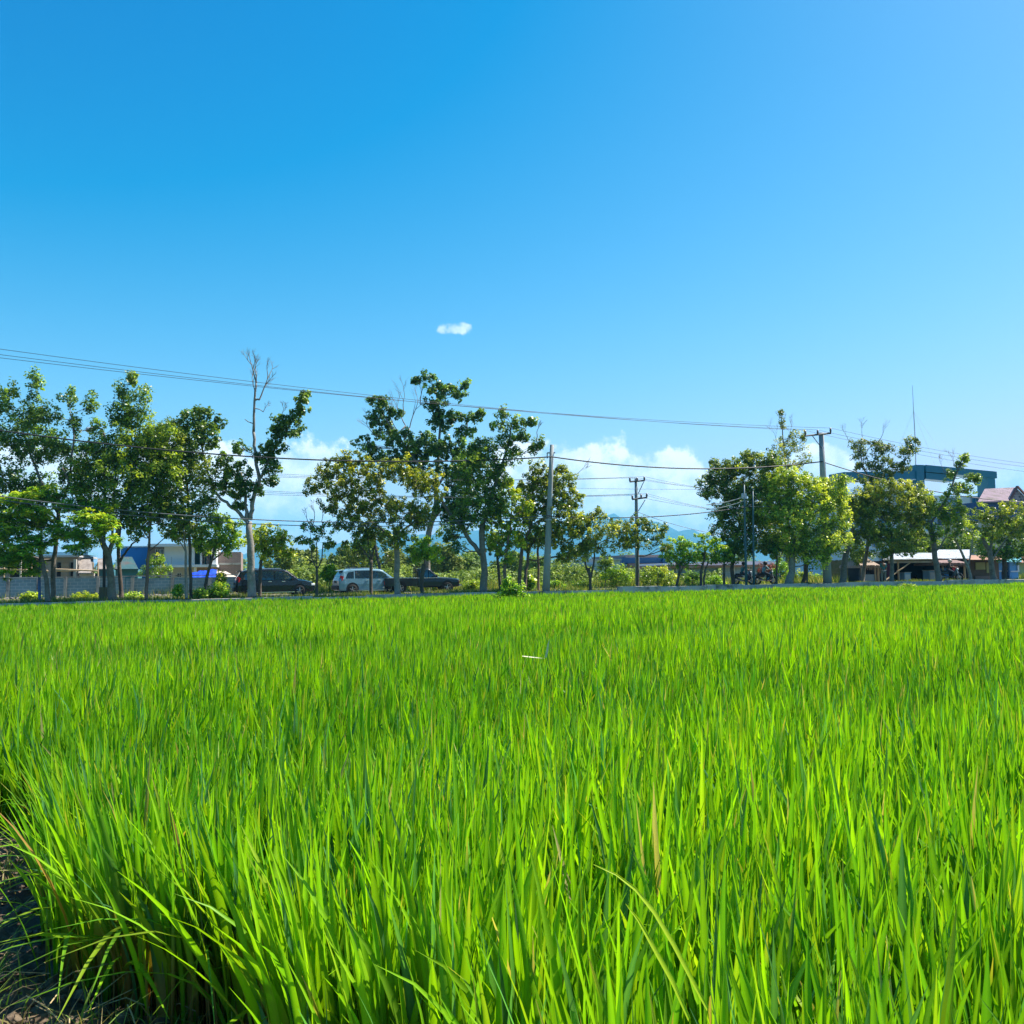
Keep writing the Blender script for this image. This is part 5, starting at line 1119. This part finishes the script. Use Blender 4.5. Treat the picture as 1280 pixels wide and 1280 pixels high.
# ------------------------------------------------------------------ vehicles
def paint(name, col, rough=.25): return mat(name, col, rough, .05, 1, spec=.35, coat=.35)
tyre_m = mat('tyre_rubber', (.02, .02, .02), .85, .2, 8); rim_m = mat('alloy_rim', (.45, .46, .48), .35, .1, 2, metal=.8)
chrome = mat('chrome', (.6, .62, .65), .15, .05, 2, metal=1); cglass = mat('car_glass', (.012, .03, .05), .05, .1, 1, spec=.9, coat=.5)
red_l = mat('tail_red', (.55, .02, .02), .25, .1, 2); amber = mat('amber_lens', (.85, .25, .03), .25); clear_l = mat('lamp_clear', (.75, .78, .8), .15)
black_t = mat('black_trim', (.012, .012, .014), .6)
def wheel(root, x, y, r_, w_=.2, rm=None):
    s = 1 if y > 0 else -1
    t = MB(); n = 24; prof = [(r_ * .62, -w_ / 2), (r_ * .92, -w_ / 2), (r_, -w_ * .32), (r_, w_ * .32), (r_ * .92, w_ / 2), (r_ * .62, w_ / 2)]
    vs, fs = [], []
    for i in range(n):
        a = 2 * math.pi * i / n
        for rr, yy in prof: vs.append((x + rr * math.cos(a), y + yy, r_ + rr * math.sin(a)))
    m_ = len(prof)
    for i in range(n):
        for j in range(m_ - 1): fs.append((i * m_ + j, ((i + 1) % n) * m_ + j, ((i + 1) % n) * m_ + j + 1, i * m_ + j + 1))
    t.add(vs, fs); w_o = local('wheel', t, tyre_m, root, smooth=True)
    q = MB(); q.tube([(x, y + s * w_ * .18, r_), (x, y + s * w_ * .26, r_)], r_ * .18, 12)
    for k in range(5):
        a = 2 * math.pi * k / 5 + .3
        q.tube([(x, y + s * w_ * .24, r_), (x + r_ * .6 * math.cos(a), y + s * w_ * .3, r_ + r_ * .6 * math.sin(a))], [.05, .035], 5)
    for i in range(20):
        a0, a1 = 2 * math.pi * i / 20, 2 * math.pi * (i + 1) / 20
        q.tube([(x + r_ * .61 * math.cos(a0), y + s * w_ * .3, r_ + r_ * .61 * math.sin(a0)), (x + r_ * .61 * math.cos(a1), y + s * w_ * .3, r_ + r_ * .61 * math.sin(a1))], .022, 5)
    o = q.build('rim', rm or rim_m, w_o, ref=(0, 0, 0)); return w_o
def loft(sts, W):
    """sts: (x, zbot, zbelt, zroof, half width at belt, half width at roof)"""
    mb = MB(); rings = []; m_ = 0
    for x, zb, zl, zr, wb, wr in sts:
        ring = [(0, zb), (wb * .9, zb), (wb, zb + .10), (wb * 1.01, (zb + zl) * .55), (wb * .985, zl), (wr, zr - min(.07, (zr - zl) * .5)), (wr * .86, zr), (0, zr + .012)]
        pts = [(x, y, z) for y, z in ring] + [(x, -y, z) for y, z in reversed(ring[1:-1])]
        rings += pts; m_ = len(pts)
    n = len(sts); fs = []
    for i in range(n - 1):
        for j in range(m_): fs.append((i * m_ + j, (i + 1) * m_ + j, (i + 1) * m_ + (j + 1) % m_, i * m_ + (j + 1) % m_))
    fs += [tuple(reversed(range(m_))), tuple((n - 1) * m_ + j for j in range(m_))]
    return mb.add(rings, fs)
def side_poly(pts, zl, zr, wb, wr, side, off=.012, th=.02):
    """glass/panel following the tumblehome: pts (x,z)"""
    def yy(z): f = (z - zl) / max(.01, (zr - zl)); return (wb * .985 + (wr - wb * .985) * f + off) * side
    n = len(pts); vs = [(x, yy(z), z) for x, z in pts] + [(x, yy(z) - th * side, z) for x, z in pts]
    f = [tuple(range(n)), tuple(reversed(range(n, 2 * n)))] + [(i, (i + 1) % n, (i + 1) % n + n, i + n) for i in range(n)]
    return MB().add(vs, f)
def panel4(a, b, c, d, th=.015):
    a, b, c, d = [np.array(p, float) for p in (a, b, c, d)]; n = np.cross(b - a, d - a); n /= np.linalg.norm(n)
    return MB().add([a, b, c, d, a - n * th, b - n * th, c - n * th, d - n * th], [(0, 1, 2, 3), (7, 6, 5, 4), (0, 4, 5, 1), (1, 5, 6, 2), (2, 6, 7, 3), (3, 7, 4, 0)])
def mpv(lab, px, v, rz, col, name_m, L=4.55, Wd=.86, H=1.68, spoiler=True, tail_dx=0.0):
    d = D(px, v); loc = atz(px, d, .50); root = empty('parked_car', loc, lab, 'car', 'vehicles parked by the road', rz=rz)
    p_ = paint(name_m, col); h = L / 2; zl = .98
    S = [(-h, .42, .80, .86, Wd * .86, Wd * .74), (-h + .05, .30, .95, 1.00, Wd * .94, Wd * .80), (-h + .14, .26, zl, 1.22, Wd * .97, Wd * .80), (-h + .34, .24, zl, H - .13, Wd, Wd * .76), (-h + .80, .22, zl, H - .02, Wd, Wd * .79),
         (-.2, .22, zl, H + .01, Wd, Wd * .79), (.55, .22, zl - .01, H - .05, Wd, Wd * .77), (.75, .22, zl - .01, H - .12, Wd, Wd * .76), (1.38, .22, zl - .03, zl + .05, Wd, Wd * .82), (1.75, .24, .92, .97, Wd * .98, Wd * .80), (h - .18, .26, .80, .84, Wd * .93, Wd * .74), (h - .03, .32, .66, .69, Wd * .80, Wd * .62), (h, .40, .58, .60, Wd * .7, Wd * .5)]
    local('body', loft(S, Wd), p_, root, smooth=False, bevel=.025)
    for s in (-1, 1):
        for pts in ([(-h + .42, zl + .05), (-h + .95, zl + .04), (-h + .97, H - .17), (-h + .62, H - .23)], [(-h + 1.03, zl + .04), (-.12, zl + .03), (-.14, H - .13), (-h + 1.05, H - .13)], [(-.05, zl + .03), (.98, zl + .03), (.90, 1.26), (.62, H - .2), (-.05, H - .14)]):
            local('side_window', side_poly(pts, zl, H - .07, Wd, Wd * .785, s), cglass, root)
        for x in (-h + .85, h - .95):
            a = MB(); a.tube([(x, s * (Wd * .80), .36), (x, s * (Wd + .016), .36)], .40, 20); local('wheel_arch', a, black_t, root)
            wheel(root, x, s * (Wd - .07), .325, .2)
        local('door_handle', MB().box((-.35, s * (Wd + .02), .90), (.2, .04, .035)), chrome, root); local('door_handle', MB().box((.45, s * (Wd + .02), .90), (.2, .04, .035)), chrome, root)
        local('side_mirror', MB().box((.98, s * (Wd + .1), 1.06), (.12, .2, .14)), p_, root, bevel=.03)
        local('tail_light', panel4(*[(x, s * y, z) for x, y, z in ([(-h + .03, Wd * .84, .86), (-h + .20, Wd + .015, .90), (-h + .27, Wd + .0, 1.14), (-h + .12, Wd * .82, 1.22)] if s < 0 else [(-h + .12, Wd * .82, 1.22), (-h + .27, Wd + .0, 1.14), (-h + .20, Wd + .015, .90), (-h + .03, Wd * .84, .86)])], th=.05), red_l, root)
        local('headlight', MB().box((h - .17, s * Wd * .78, .68), (.26, .26, .13), rz=-s * .35), clear_l, root, bevel=.03)
        local('sill_strip', MB().box((0, s * (Wd + .004), .25), (L - 1.9, .03, .04)), chrome, root)
    local('rear_window', panel4((-h + .10, -Wd * .7, 1.12), (-h + .10, Wd * .7, 1.12), (-h + .30, Wd * .66, H - .22), (-h + .30, -Wd * .66, H - .22)), cglass, root)
    o = root.children[-1]
    local('windscreen', panel4((1.36, -Wd * .78, zl + .08), (1.36, Wd * .78, zl + .08), (.80, Wd * .70, H - .15), (.80, -Wd * .70, H - .15)), cglass, root)
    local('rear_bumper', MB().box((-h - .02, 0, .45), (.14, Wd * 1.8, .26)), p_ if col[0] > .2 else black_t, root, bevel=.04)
    local('number_plate', MB().box((-h - .02, 0, .80), (.03, .42, .13)), black_t, root); local('grille', MB().box((h - .02, 0, .62), (.06, .8, .12)), black_t, root)
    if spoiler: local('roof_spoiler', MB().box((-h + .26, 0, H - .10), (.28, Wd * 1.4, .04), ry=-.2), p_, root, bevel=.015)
    local('roof_rail', MB().tube([(-1.4, -Wd * .68, H + .04), (.3, -Wd * .68, H + .03)], .02, 6), chrome, root); local('roof_rail', MB().tube([(-1.4, Wd * .68, H + .04), (.3, Wd * .68, H + .03)], .02, 6), chrome, root)
    return root
mpv('glossy black people carrier parked behind the dead-topped tree', 343, 4.6, RANG + R(5), (.008, .012, .018), 'car_black', L=4.75, Wd=.90, H=1.66)
mpv('silver people carrier, bluish shade in its paint, parked behind the thin dark stems', 461, 4.6, RANG + R(11), (.13, .26, .36), 'car_silver_shade', L=4.3, Wd=.83, H=1.62)  # bluish tint of the shaded side put into the silver body colour

d = D(527, 4.4); root = empty('pickup_truck', atz(527, d, .50), 'old dark blue-black pickup truck with an open bed, nose to the right', 'pickup truck', 'vehicles parked by the road', rz=RANG - R(2))
pk = paint('pickup_paint', (.010, .020, .032), .3); Wd = .83; h = 2.4
S = [(-.32, .38, .98, 1.40, Wd, Wd * .80), (-.30, .38, .98, 1.56, Wd, Wd * .80), (.0, .36, .98, 1.60, Wd, Wd * .80), (.38, .36, .98, 1.57, Wd, Wd * .79), (.46, .36, .98, 1.54, Wd, Wd * .78), (.98, .36, .97, 1.03, Wd, Wd * .84), (1.6, .36, .90, .98, Wd, Wd * .85), (2.2, .38, .84, .90, Wd * .98, Wd * .86), (2.32, .42, .80, .84, Wd * .95, Wd * .84)]
local('cab', loft(S, Wd), pk, root, bevel=.02)
bd = MB(); bd.box((-1.37, Wd - .03, .72), (2.06, .05, .52)); bd.box((-1.37, -Wd + .03, .72), (2.06, .05, .52)); bd.box((-1.37, 0, .50), (2.06, 1.6, .06)); bd.box((-.37, 0, .72), (.05, 1.6, .52))
local('cargo_bed', bd, pk, root, bevel=.01)
local('tailgate', MB().box((-2.41, 0, .72), (.05, Wd * 1.98, .5)), pk, root, bevel=.01)
local('bed_rail', MB().tube([(-2.4, -Wd, .99), (-.4, -Wd, .99)], .022, 6), chrome, root); local('bed_rail', MB().tube([(-2.4, Wd, .99), (-.4, Wd, .99)], .022, 6), chrome, root)
rb_ = MB()
for z in (1.0, 1.3, 1.62): rb_.tube([(-.44, -Wd * .9, z), (-.44, Wd * .9, z)], .028, 6)
for y in (-.75, -.25, .25, .75): rb_.tube([(-.44, y, .98), (-.44, y, 1.64)], .026, 6)
for y in (-.6, .6): rb_.tube([(-.44, y, 1.64), (.35, y, 1.68)], .025, 6)
local('headboard_rack', rb_, black_t, root)
for s in (-1, 1):
    local('side_window', side_poly([(-.22, 1.02), (.32, 1.02), (.32, 1.46), (-.2, 1.46)], .98, 1.5, Wd, Wd * .80, s), cglass, root); local('side_window', side_poly([(.37, 1.02), (.78, 1.02), (.50, 1.40), (.37, 1.44)], .98, 1.5, Wd, Wd * .80, s), cglass, root)
    for x in (-1.45, 1.55):
        a = MB(); a.tube([(x, s * Wd * .8, .40), (x, s * (Wd + .012), .40)], .40, 20); local('wheel_arch', a, black_t, root); wheel(root, x, s * (Wd - .06), .34, .19, steel)
    local('headlight', MB().tube([(2.3, s * .6, .68), (2.36, s * .6, .68)], .09, 14), clear_l, root); local('indicator', MB().box((2.27, s * (Wd * .9), .68), (.16, .1, .14)), amber, root)
    local('side_mirror', MB().box((.85, s * (Wd + .14), 1.08), (.08, .16, .16)), black_t, root, bevel=.02); local('tail_light', MB().box((-2.44, s * .72, .68), (.03, .12, .26)), red_l, root)
    local('chrome_strip', MB().box((.3, s * (Wd + .012), .97), (2.6, .02, .025)), chrome, root); local('door_handle', MB().box((-.1, s * (Wd + .02), .88), (.16, .03, .03)), chrome, root)
local('front_bumper', MB().box((2.42, 0, .48), (.14, 1.62, .13)), chrome, root, bevel=.03); local('rear_bumper', MB().box((-2.5, 0, .42), (.12, 1.5, .12)), chrome, root, bevel=.03)
local('grille', MB().box((2.34, 0, .66), (.04, .95, .2)), black_t, root); local('windscreen', panel4((.96, -Wd * .8, 1.06), (.96, Wd * .8, 1.06), (.52, Wd * .72, 1.50), (.52, -Wd * .72, 1.50)), cglass, root)
ws = MB().add([(-.34, -.5, 1.08), (-.34, .5, 1.08), (-.34, .5, 1.45), (-.34, -.5, 1.45)], [(0, 3, 2, 1)]); local('rear_window', ws, cglass, root)

# ------------------------------------------------------------------ people and motorbikes
skin_m = mat('skin', (.24, .13, .085), .6, .1, 8)
def skin_obj(name, J, E, m, parent, mul=1.0, sub=2, rootv=0):
    names = list(J); me = bpy.data.meshes.new(name)
    me.from_pydata([J[n_][0] for n_ in names], [(names.index(a), names.index(b)) for a, b in E], [])
    o = bpy.data.objects.new(name, me); COL.objects.link(o); o.parent = parent
    sk = o.modifiers.new('skin', 'SKIN'); sv = me.skin_vertices
    if not sv: 
        bm_l = me.attributes
        import bmesh
        bm = bmesh.new(); bm.from_mesh(me); bm.verts.layers.skin.verify(); bm.to_mesh(me); bm.free(); sv = me.skin_vertices
    for i, n_ in enumerate(names):
        r_ = J[n_][1]; r_ = (r_, r_) if isinstance(r_, float) else r_
        sv[0].data[i].radius = (r_[0] * mul, r_[1] * mul); sv[0].data[i].use_root = (i == rootv)
    ss = o.modifiers.new('subd', 'SUBSURF'); ss.levels = ss.render_levels = sub
    sk.use_smooth_shade = True
    me.materials.append(m); return o
def person(lab, loc, rz, pose, shirt, trousers, helmet=None, hair=True, bare_arms=True):
    root = empty('person', loc, lab, 'person', None, rz=rz)
    J = dict(pose); E = [('pelvis', 'waist'), ('waist', 'chest'), ('chest', 'neck'), ('neck', 'head'), ('head', 'crown')]
    for s in 'LR': E += [('chest', 'sho' + s), ('sho' + s, 'elb' + s), ('elb' + s, 'wri' + s), ('wri' + s, 'palm' + s), ('pelvis', 'hip' + s), ('hip' + s, 'knee' + s), ('knee' + s, 'ank' + s), ('ank' + s, 'toe' + s)]
    JJ = dict(J)
    for s, sg in (('L', 1), ('R', -1)):
        w_, p_ = Vector(J['wri' + s][0]), Vector(J['palm' + s][0]); dr = (p_ - w_).normalized(); sd_ = dr.cross(Vector((0, 0, 1)) if abs(dr.z) < .9 else Vector((1, 0, 0))).normalized()
        for i, (o_, l_) in enumerate(((-.03, .07), (-.01, .08), (.01, .077), (.03, .06))):
            a = p_ + sd_ * o_; b = a + dr * l_ * .5 + Vector((0, 0, -.008)); c = a + dr * l_ + Vector((0, 0, -.03))
            JJ[f'f{i}{s}'] = (tuple(b), .0085); JJ[f't{i}{s}'] = (tuple(c), .0075); E += [('palm' + s, f'f{i}{s}'), (f'f{i}{s}', f't{i}{s}')]
        q = w_ + (p_ - w_) * .5 - sd_ * .045; JJ['th' + s] = (tuple(q + dr * .03), .010); E += [('palm' + s, 'th' + s)]
    skin_obj('body', JJ, E, skin_m, root)
    tj = {k_: (v_[0], tuple(x * 1.14 for x in (v_[1] if not isinstance(v_[1], float) else (v_[1], v_[1])))) for k_, v_ in J.items() if k_ in ('pelvis', 'waist', 'chest', 'shoL', 'shoR', 'elbL', 'elbR')}
    te = [('pelvis', 'waist'), ('waist', 'chest'), ('chest', 'shoL'), ('chest', 'shoR'), ('shoL', 'elbL'), ('shoR', 'elbR')]
    skin_obj('shirt', tj, te, shirt, root)
    lj = {k_: (v_[0], tuple(x * 1.2 for x in (v_[1] if not isinstance(v_[1], float) else (v_[1], v_[1])))) for k_, v_ in J.items() if k_ in ('pelvis', 'hipL', 'hipR', 'kneeL', 'kneeR', 'ankL', 'ankR')}
    skin_obj('trousers', lj, [('pelvis', 'hipL'), ('pelvis', 'hipR'), ('hipL', 'kneeL'), ('hipR', 'kneeR'), ('kneeL', 'ankL'), ('kneeR', 'ankR')], trousers, root)
    hc = Vector(J['head'][0]) * .45 + Vector(J['crown'][0]) * .55
    if helmet:
        local('helmet', MB().sphere(tuple(hc + Vector((-.01, 0, .015))), .145, 16, 10, (1.05, .92, 1)), helmet, root, smooth=True)
        local('visor', MB().sphere(tuple(hc + Vector((.055, 0, -.01))), .105, 12, 8, (1, 1.02, .8)), cglass, root, smooth=True)
    elif hair:
        local('hair', MB().sphere(tuple(hc + Vector((-.02, 0, .03))), .105, 14, 9, (1.05, .95, 1)), black_t, root, smooth=True)
    local('nose', MB().sphere(tuple(hc + Vector((.095, 0, -.045))), .016, 8, 6, (1, .8, 1.3)), skin_m, root.children[0], smooth=True)
    for s in (1, -1):
        local('ear', MB().sphere(tuple(hc + Vector((-.005, .09 * s, -.035))), .024, 8, 6, (1, .4, 1.3)), skin_m, root.children[0], smooth=True)
        local('eye', MB().sphere(tuple(hc + Vector((.083, .032 * s, -.015))), .011, 8, 6), black_t, root.children[0], smooth=True)
        a = Vector(J['ank' + ('L' if s > 0 else 'R')][0]); local('shoe', MB().box((a.x + .07, a.y, a.z - .045), (.26, .095, .08)), black_t, root, bevel=.03)
    return root
def rider_pose():
    P_ = {'pelvis': ((-.12, 0, .84), (.13, .10)), 'waist': ((-.10, 0, 1.0), (.125, .09)), 'chest': ((-.03, 0, 1.22), (.14, .10)), 'neck': ((.0, 0, 1.36), .052), 'head': ((.03, 0, 1.44), .082), 'crown': ((.045, 0, 1.56), .085)}
    for s, g_ in (('L', 1), ('R', -1)):
        P_['sho' + s] = ((-.02, .175 * g_, 1.29), .062); P_['elb' + s] = ((.16, .26 * g_, 1.08), .042); P_['wri' + s] = ((.40, .28 * g_, 1.04), .030); P_['palm' + s] = ((.46, .28 * g_, 1.04), .034)
        P_['hip' + s] = ((-.06, .10 * g_, .82), .088); P_['knee' + s] = ((.30, .17 * g_, .70), .06); P_['ank' + s] = ((.20, .19 * g_, .30), .042); P_['toe' + s] = ((.36, .19 * g_, .25), .038)
    return P_
def stand_pose():
    P_ = {'pelvis': ((0, 0, .92), (.14, .10)), 'waist': ((0, 0, 1.08), (.125, .09)), 'chest': ((0, 0, 1.32), (.145, .10)), 'neck': ((0, 0, 1.47), .052), 'head': ((.02, 0, 1.55), .082), 'crown': ((.02, 0, 1.66), .085)}
    for s, g_ in (('L', 1), ('R', -1)):
        P_['sho' + s] = ((0, .185 * g_, 1.40), .062); P_['elb' + s] = ((-.01, .23 * g_, 1.13), .044); P_['wri' + s] = ((.05, .22 * g_, .90), .030); P_['palm' + s] = ((.07, .215 * g_, .83), .034)
        P_['hip' + s] = ((0, .10 * g_, .88), .088); P_['knee' + s] = ((.02, .12 * g_, .50), .06); P_['ank' + s] = ((-.01, .13 * g_, .09), .042); P_['toe' + s] = ((.13, .15 * g_, .04), .036)
    return P_
def motorbike(lab, loc, rz, col, nm):
    root = empty('motorbike', loc, lab, 'motorbike', 'motorbikes by the road', rz=rz); m = paint(nm, col)
    for x in (-.62, .64):
        w_ = wheel(root, x, 0.001, .29, .10)
    body = MB(); body.add([(x, y * w_, z) for x, z, w_ in ((-.85, .72, .05), (-.55, .55, .10), (-.2, .38, .13), (.18, .36, .13), (.30, .60, .12), (.42, .92, .09), (.50, .98, .06), (.54, .72, .10), (.42, .40, .10), (.15, .30, .12), (-.4, .30, .12)) for y in (-1, 1)],
        [(0, 2, 3, 1), (2, 4, 5, 3), (4, 6, 7, 5), (6, 8, 9, 7), (8, 10, 11, 9), (10, 12, 13, 11), (12, 14, 15, 13), (14, 16, 17, 15), (16, 18, 19, 17), (18, 20, 21, 19), (20, 0, 1, 21), (0, 20, 4, 2), (20, 18, 6, 4), (18, 16, 8, 6), (16, 14, 10, 8), (14, 12, 10), (1, 3, 5, 21), (21, 5, 7, 19), (19, 7, 9, 17), (17, 9, 11, 15), (15, 11, 13)])
    local('fairing', body, m, root, bevel=.01)
    local('tail_fairing', MB().box((-.48, 0, .64), (.75, .22, .16), ry=.12), m, root, bevel=.05); local('seat', MB().box((-.28, 0, .76), (.72, .24, .10), ry=.05), black_t, root, bevel=.04)
    f = MB(); f.tube([(.48, .07, .95), (.64, .07, .29)], .025, 6); f.tube([(.48, -.07, .95), (.64, -.07, .29)], .025, 6); local('fork', f, steel, root)
    hb = MB(); hb.tube([(.40, -.33, 1.04), (.46, -.12, 1.0), (.46, .12, 1.0), (.40, .33, 1.04)], .018, 6); o = local('handlebar', hb, black_t, root)
    for s in (1, -1): q = MB().tube([(.43, .24 * s, 1.03), (.42, .30 * s, 1.2)], .008, 5); q.sphere((.41, .31 * s, 1.23), .055, 8, 6, (.3, 1, .7)); local('mirror', q, black_t, root)
    local('headlight', MB().sphere((.56, 0, .90), .09, 10, 8, (.7, 1, .8)), clear_l, root, smooth=True); local('mudguard', MB().box((.66, 0, .60), (.34, .11, .03), ry=.25), m, root, bevel=.01)
    local('tail_light', MB().box((-.88, 0, .70), (.05, .12, .08)), red_l, root); local('exhaust', MB().tube([(-.1, -.15, .28), (-.8, -.17, .38)], [.03, .05], 8), steel, root)
    return root
teal_s = mat('shirt_teal', (.04, .16, .20), .85, .15, 5); paleblue = mat('shirt_pale', (.16, .34, .42), .85, .15, 5); jeans = mat('trousers_dark', (.02, .03, .05), .9, .2, 5); greyt = mat('trousers_grey', (.13, .17, .19), .9, .2, 5)
q = gp(930, 3.6, .60); motorbike('dark motorbike under the left rider, behind the blue poles', q, RANG, (.02, .03, .06), 'bike_navy')
person('rider in a dark teal shirt and black helmet on the left motorbike', tuple(q), RANG, rider_pose(), teal_s, jeans, black_t)
q = gp(957, 3.2, .60); motorbike('black motorbike under the right rider, left of the golden tree', q, RANG, (.012, .012, .015), 'bike_black')
person('rider in a pale blue shirt and black helmet on the right motorbike', tuple(q), RANG, rider_pose(), paleblue, jeans, black_t)
person('standing man in a dark teal jacket and grey trousers, seen from behind at the stall', tuple(gp(1105, 2.5, .53)), R(95), stand_pose(), teal_s, greyt)
q = gp(1188, 3.0, .58); motorbike('motorbike parked in front of the blue cloth at the stall', q, RANG - R(60), (.05, .08, .12), 'bike_grey')
person('person in dark clothes and a pale helmet sitting on the motorbike at the stall', tuple(q), RANG - R(60), rider_pose(), mat('shirt_black', (.02, .025, .04), .9), jeans, mat('helmet_pale', (.6, .5, .45), .3))
# litter in the rice
def stick(lab, pts, rad, m, name, cat):
    p0 = pts[0]; o = MB().tube([p - p0 for p in pts], rad, 6).build(name, m, None, ref=(0, 0, 0)); o.location = p0; tag(o, lab, cat)
stick('thin brown stick lying on the rice in front of the stall', [at(1108, 741.8, 45), at(1118, 741, 45.2), at(1130, 740.6, 45)], [.035, .04, .025], bark_dark, 'stick', 'stick')
strawm = mat('dry_leaf', (.72, .66, .42), .7, .15, 5)
def blade(lab, pts, w_, m, name='dry_leaf', cat='leaf', col=(.5, .5, .2)):
    pts = [np.array(p) for p in pts]; vs, fs = [], []
    for i, p in enumerate(pts):
        f = i / (len(pts) - 1); ww = w_ * (math.sin(math.pi * min(1, .25 + f * .75)) + .05); t = pts[min(i + 1, len(pts) - 1)] - pts[max(i - 1, 0)]; s = np.cross([.35, -.55, .8], t); s = s / max(1e-6, np.linalg.norm(s))
        vs += [p - s * ww / 2, p + np.array([0, .004, 0]), p + s * ww / 2]
    for i in range(len(pts) - 1):
        for j in (0, 1): fs.append((i * 3 + j, i * 3 + j + 1, (i + 1) * 3 + j + 1, (i + 1) * 3 + j))
    o = mesh_np(name, np.array(vs), np.array(fs), m, ref=pts[0], colors=np.tile(col, (len(vs), 1))); o.location = pts[0]; tag(o, lab, cat); return o
blade('pale dry straw leaf lying level on the rice tips near the middle', [at(653, 820, 9.6), at(662, 821, 9.6), at(672, 822, 9.6), at(682, 823, 9.6)], .018, strawm)
blade('pale dry leaf tip standing upright beside the level straw leaf', [at(682, 822, 9.5), at(684, 814, 9.5), at(685, 806, 9.5), at(687, 798, 9.5)], .022, strawm)
ylm = leafmat('rice_leaf', .5, .5, .38)
def arched(px, lab, d):
    pts = [at(x, y, d) for x, y in px]; o = blade(lab, pts, .013, ylm, 'rice_leaf', 'leaf', (.42, .58, .02))
arched([(885, 1262), (868, 1230), (842, 1180), (818, 1140), (795, 1112), (770, 1093), (742, 1081)], 'long yellow-green rice leaf arching over at the lower middle', 1.75)
arched([(862, 1275), (840, 1225), (815, 1180), (798, 1150), (782, 1130)], 'shorter yellow-green rice leaf below the long arching one', 1.7)

# ------------------------------------------------------------------ mud bank at the near left
xs = np.linspace(-8, .2, 300); ys = np.linspace(.8, 8, 260); X, Y = np.meshgrid(xs, ys)
bs = bank_side(X, Y); r = np.random.default_rng(9)
Z = .035 + .12 * np.clip(-bs / .7, 0, 1) - .13 * np.clip(bs / .5, 0, 1)
nz = sum(np.sin(X * f * math.cos(a) + Y * f * math.sin(a) + p) * am for f, a, p, am in zip((5, 7, 11, 17, 23, 31, 43), r.uniform(0, 6, 7), r.uniform(0, 6, 7), (.02, .02, .017, .014, .011, .009, .007)))
Z = Z + nz * 1.1  * (.4 + .6 * np.clip(-bs * 2, 0, 1)) + r.normal(0, .014, Z.shape)
idx = np.arange(X.size).reshape(X.shape)
mud = mat('field_mud', (.075, .048, .028), .75, .6, 6, bump=.9, dirt=(.20, .145, .085), dscale=18.0)
tag(mesh_np('mud_bank', np.stack([X, Y, Z], -1).reshape(-1, 3), np.stack([idx[:-1, :-1], idx[:-1, 1:], idx[1:, 1:], idx[1:, :-1]], -1).reshape(-1, 4), mud), kind='structure')
n = 38000; x = r.uniform(-7.5, -.6, n); y = r.uniform(1.6, 8, n); b_ = bank_side(x, y); pn = patchn(x, y, .5, 8)
k = (b_ < .1) & (r.random(n) < np.clip(.22 + .5 * pn, .03, 1)); x, y, b_ = x[k], y[k], b_[k]; n = len(x)
segs = 3; T = np.linspace(0, 1, 4); hh = r.uniform(.05, .28, n); a = r.uniform(0, 6.28, n); le = r.uniform(.2, 1.2, n); w_ = r.uniform(.002, .006, n); tw = r.uniform(0, 3.14, n)
V = np.zeros((n, 4, 2, 3))
for i, t in enumerate(T):
    cx = x + np.cos(a) * hh * le * t ** 1.5; cy = y + np.sin(a) * hh * le * t ** 1.5; cz = .05 + .11 * np.clip(-b_ / .7, 0, 1) + hh * (t - .45 * le * t * t)
    for s, j in ((-1, 0), (1, 1)): V[:, i, j] = np.stack([cx + s * np.cos(tw) * w_ * (1.05 - t), cy + s * np.sin(tw) * w_ * (1.05 - t), cz], -1)
base = (np.arange(n) * 8)[:, None]; j = np.arange(3) * 2
Fq = np.stack([base + j, base + j + 1, base + j + 3, base + j + 2], -1).reshape(-1, 4)
c = lerp(np.array([.08, .2, .03]), np.array([.3, .42, .08]), r.random(n)[:, None]); c = np.where((r.random(n) < .4)[:, None], STRAW * r.uniform(.4, 1, n)[:, None], c)
tag(mesh_np('bank_grass', V.reshape(-1, 3), Fq, leaf_soft, colors=np.repeat(c, 8, 0)), 'thin straggling grass and dry straw on the mud bank', 'grass', kind='stuff')
cr_ = MB(); rr_ = random.Random(4)
for i in range(900):
    x_, y_ = rr_.uniform(-5, -.9), rr_.uniform(2.0, 6.5)
    if bank_side(x_, y_) > -.02: continue
    cr_.sphere((x_, y_, .07 + .11 * min(1, max(0, -bank_side(x_, y_) / .7))), rr_.uniform(.008, .032), 6, 4, (1, 1, .7), .3)
tag(cr_.build('soil_crumbs', mud), 'small loose clods scattered over the mud bank', 'clods', kind='stuff')
st_ = MB()
for i in range(420):
    x_, y_ = rr_.uniform(-4.5, -.9), rr_.uniform(2.0, 6.0); bq = bank_side(x_, y_)
    if bq > .08: continue
    z_ = .09 + .11 * min(1, max(0, -bq / .7)); a_ = rr_.uniform(0, 6.28); l_ = rr_.uniform(.06, .3)
    st_.tube([(x_, y_, z_), (x_ + math.cos(a_) * l_ / 2, y_ + math.sin(a_) * l_ / 2, z_ + rr_.uniform(0, .05)), (x_ + math.cos(a_) * l_, y_ + math.sin(a_) * l_, z_ + rr_.uniform(0, .03))], rr_.uniform(.0012, .003), 4)
tag(st_.build('straw_litter', mat('old_straw', (.42, .31, .15), .8, .4, 9)), 'dry straw litter lying on the mud bank', 'straw', kind='stuff')
print('objects', len(bpy.data.objects))
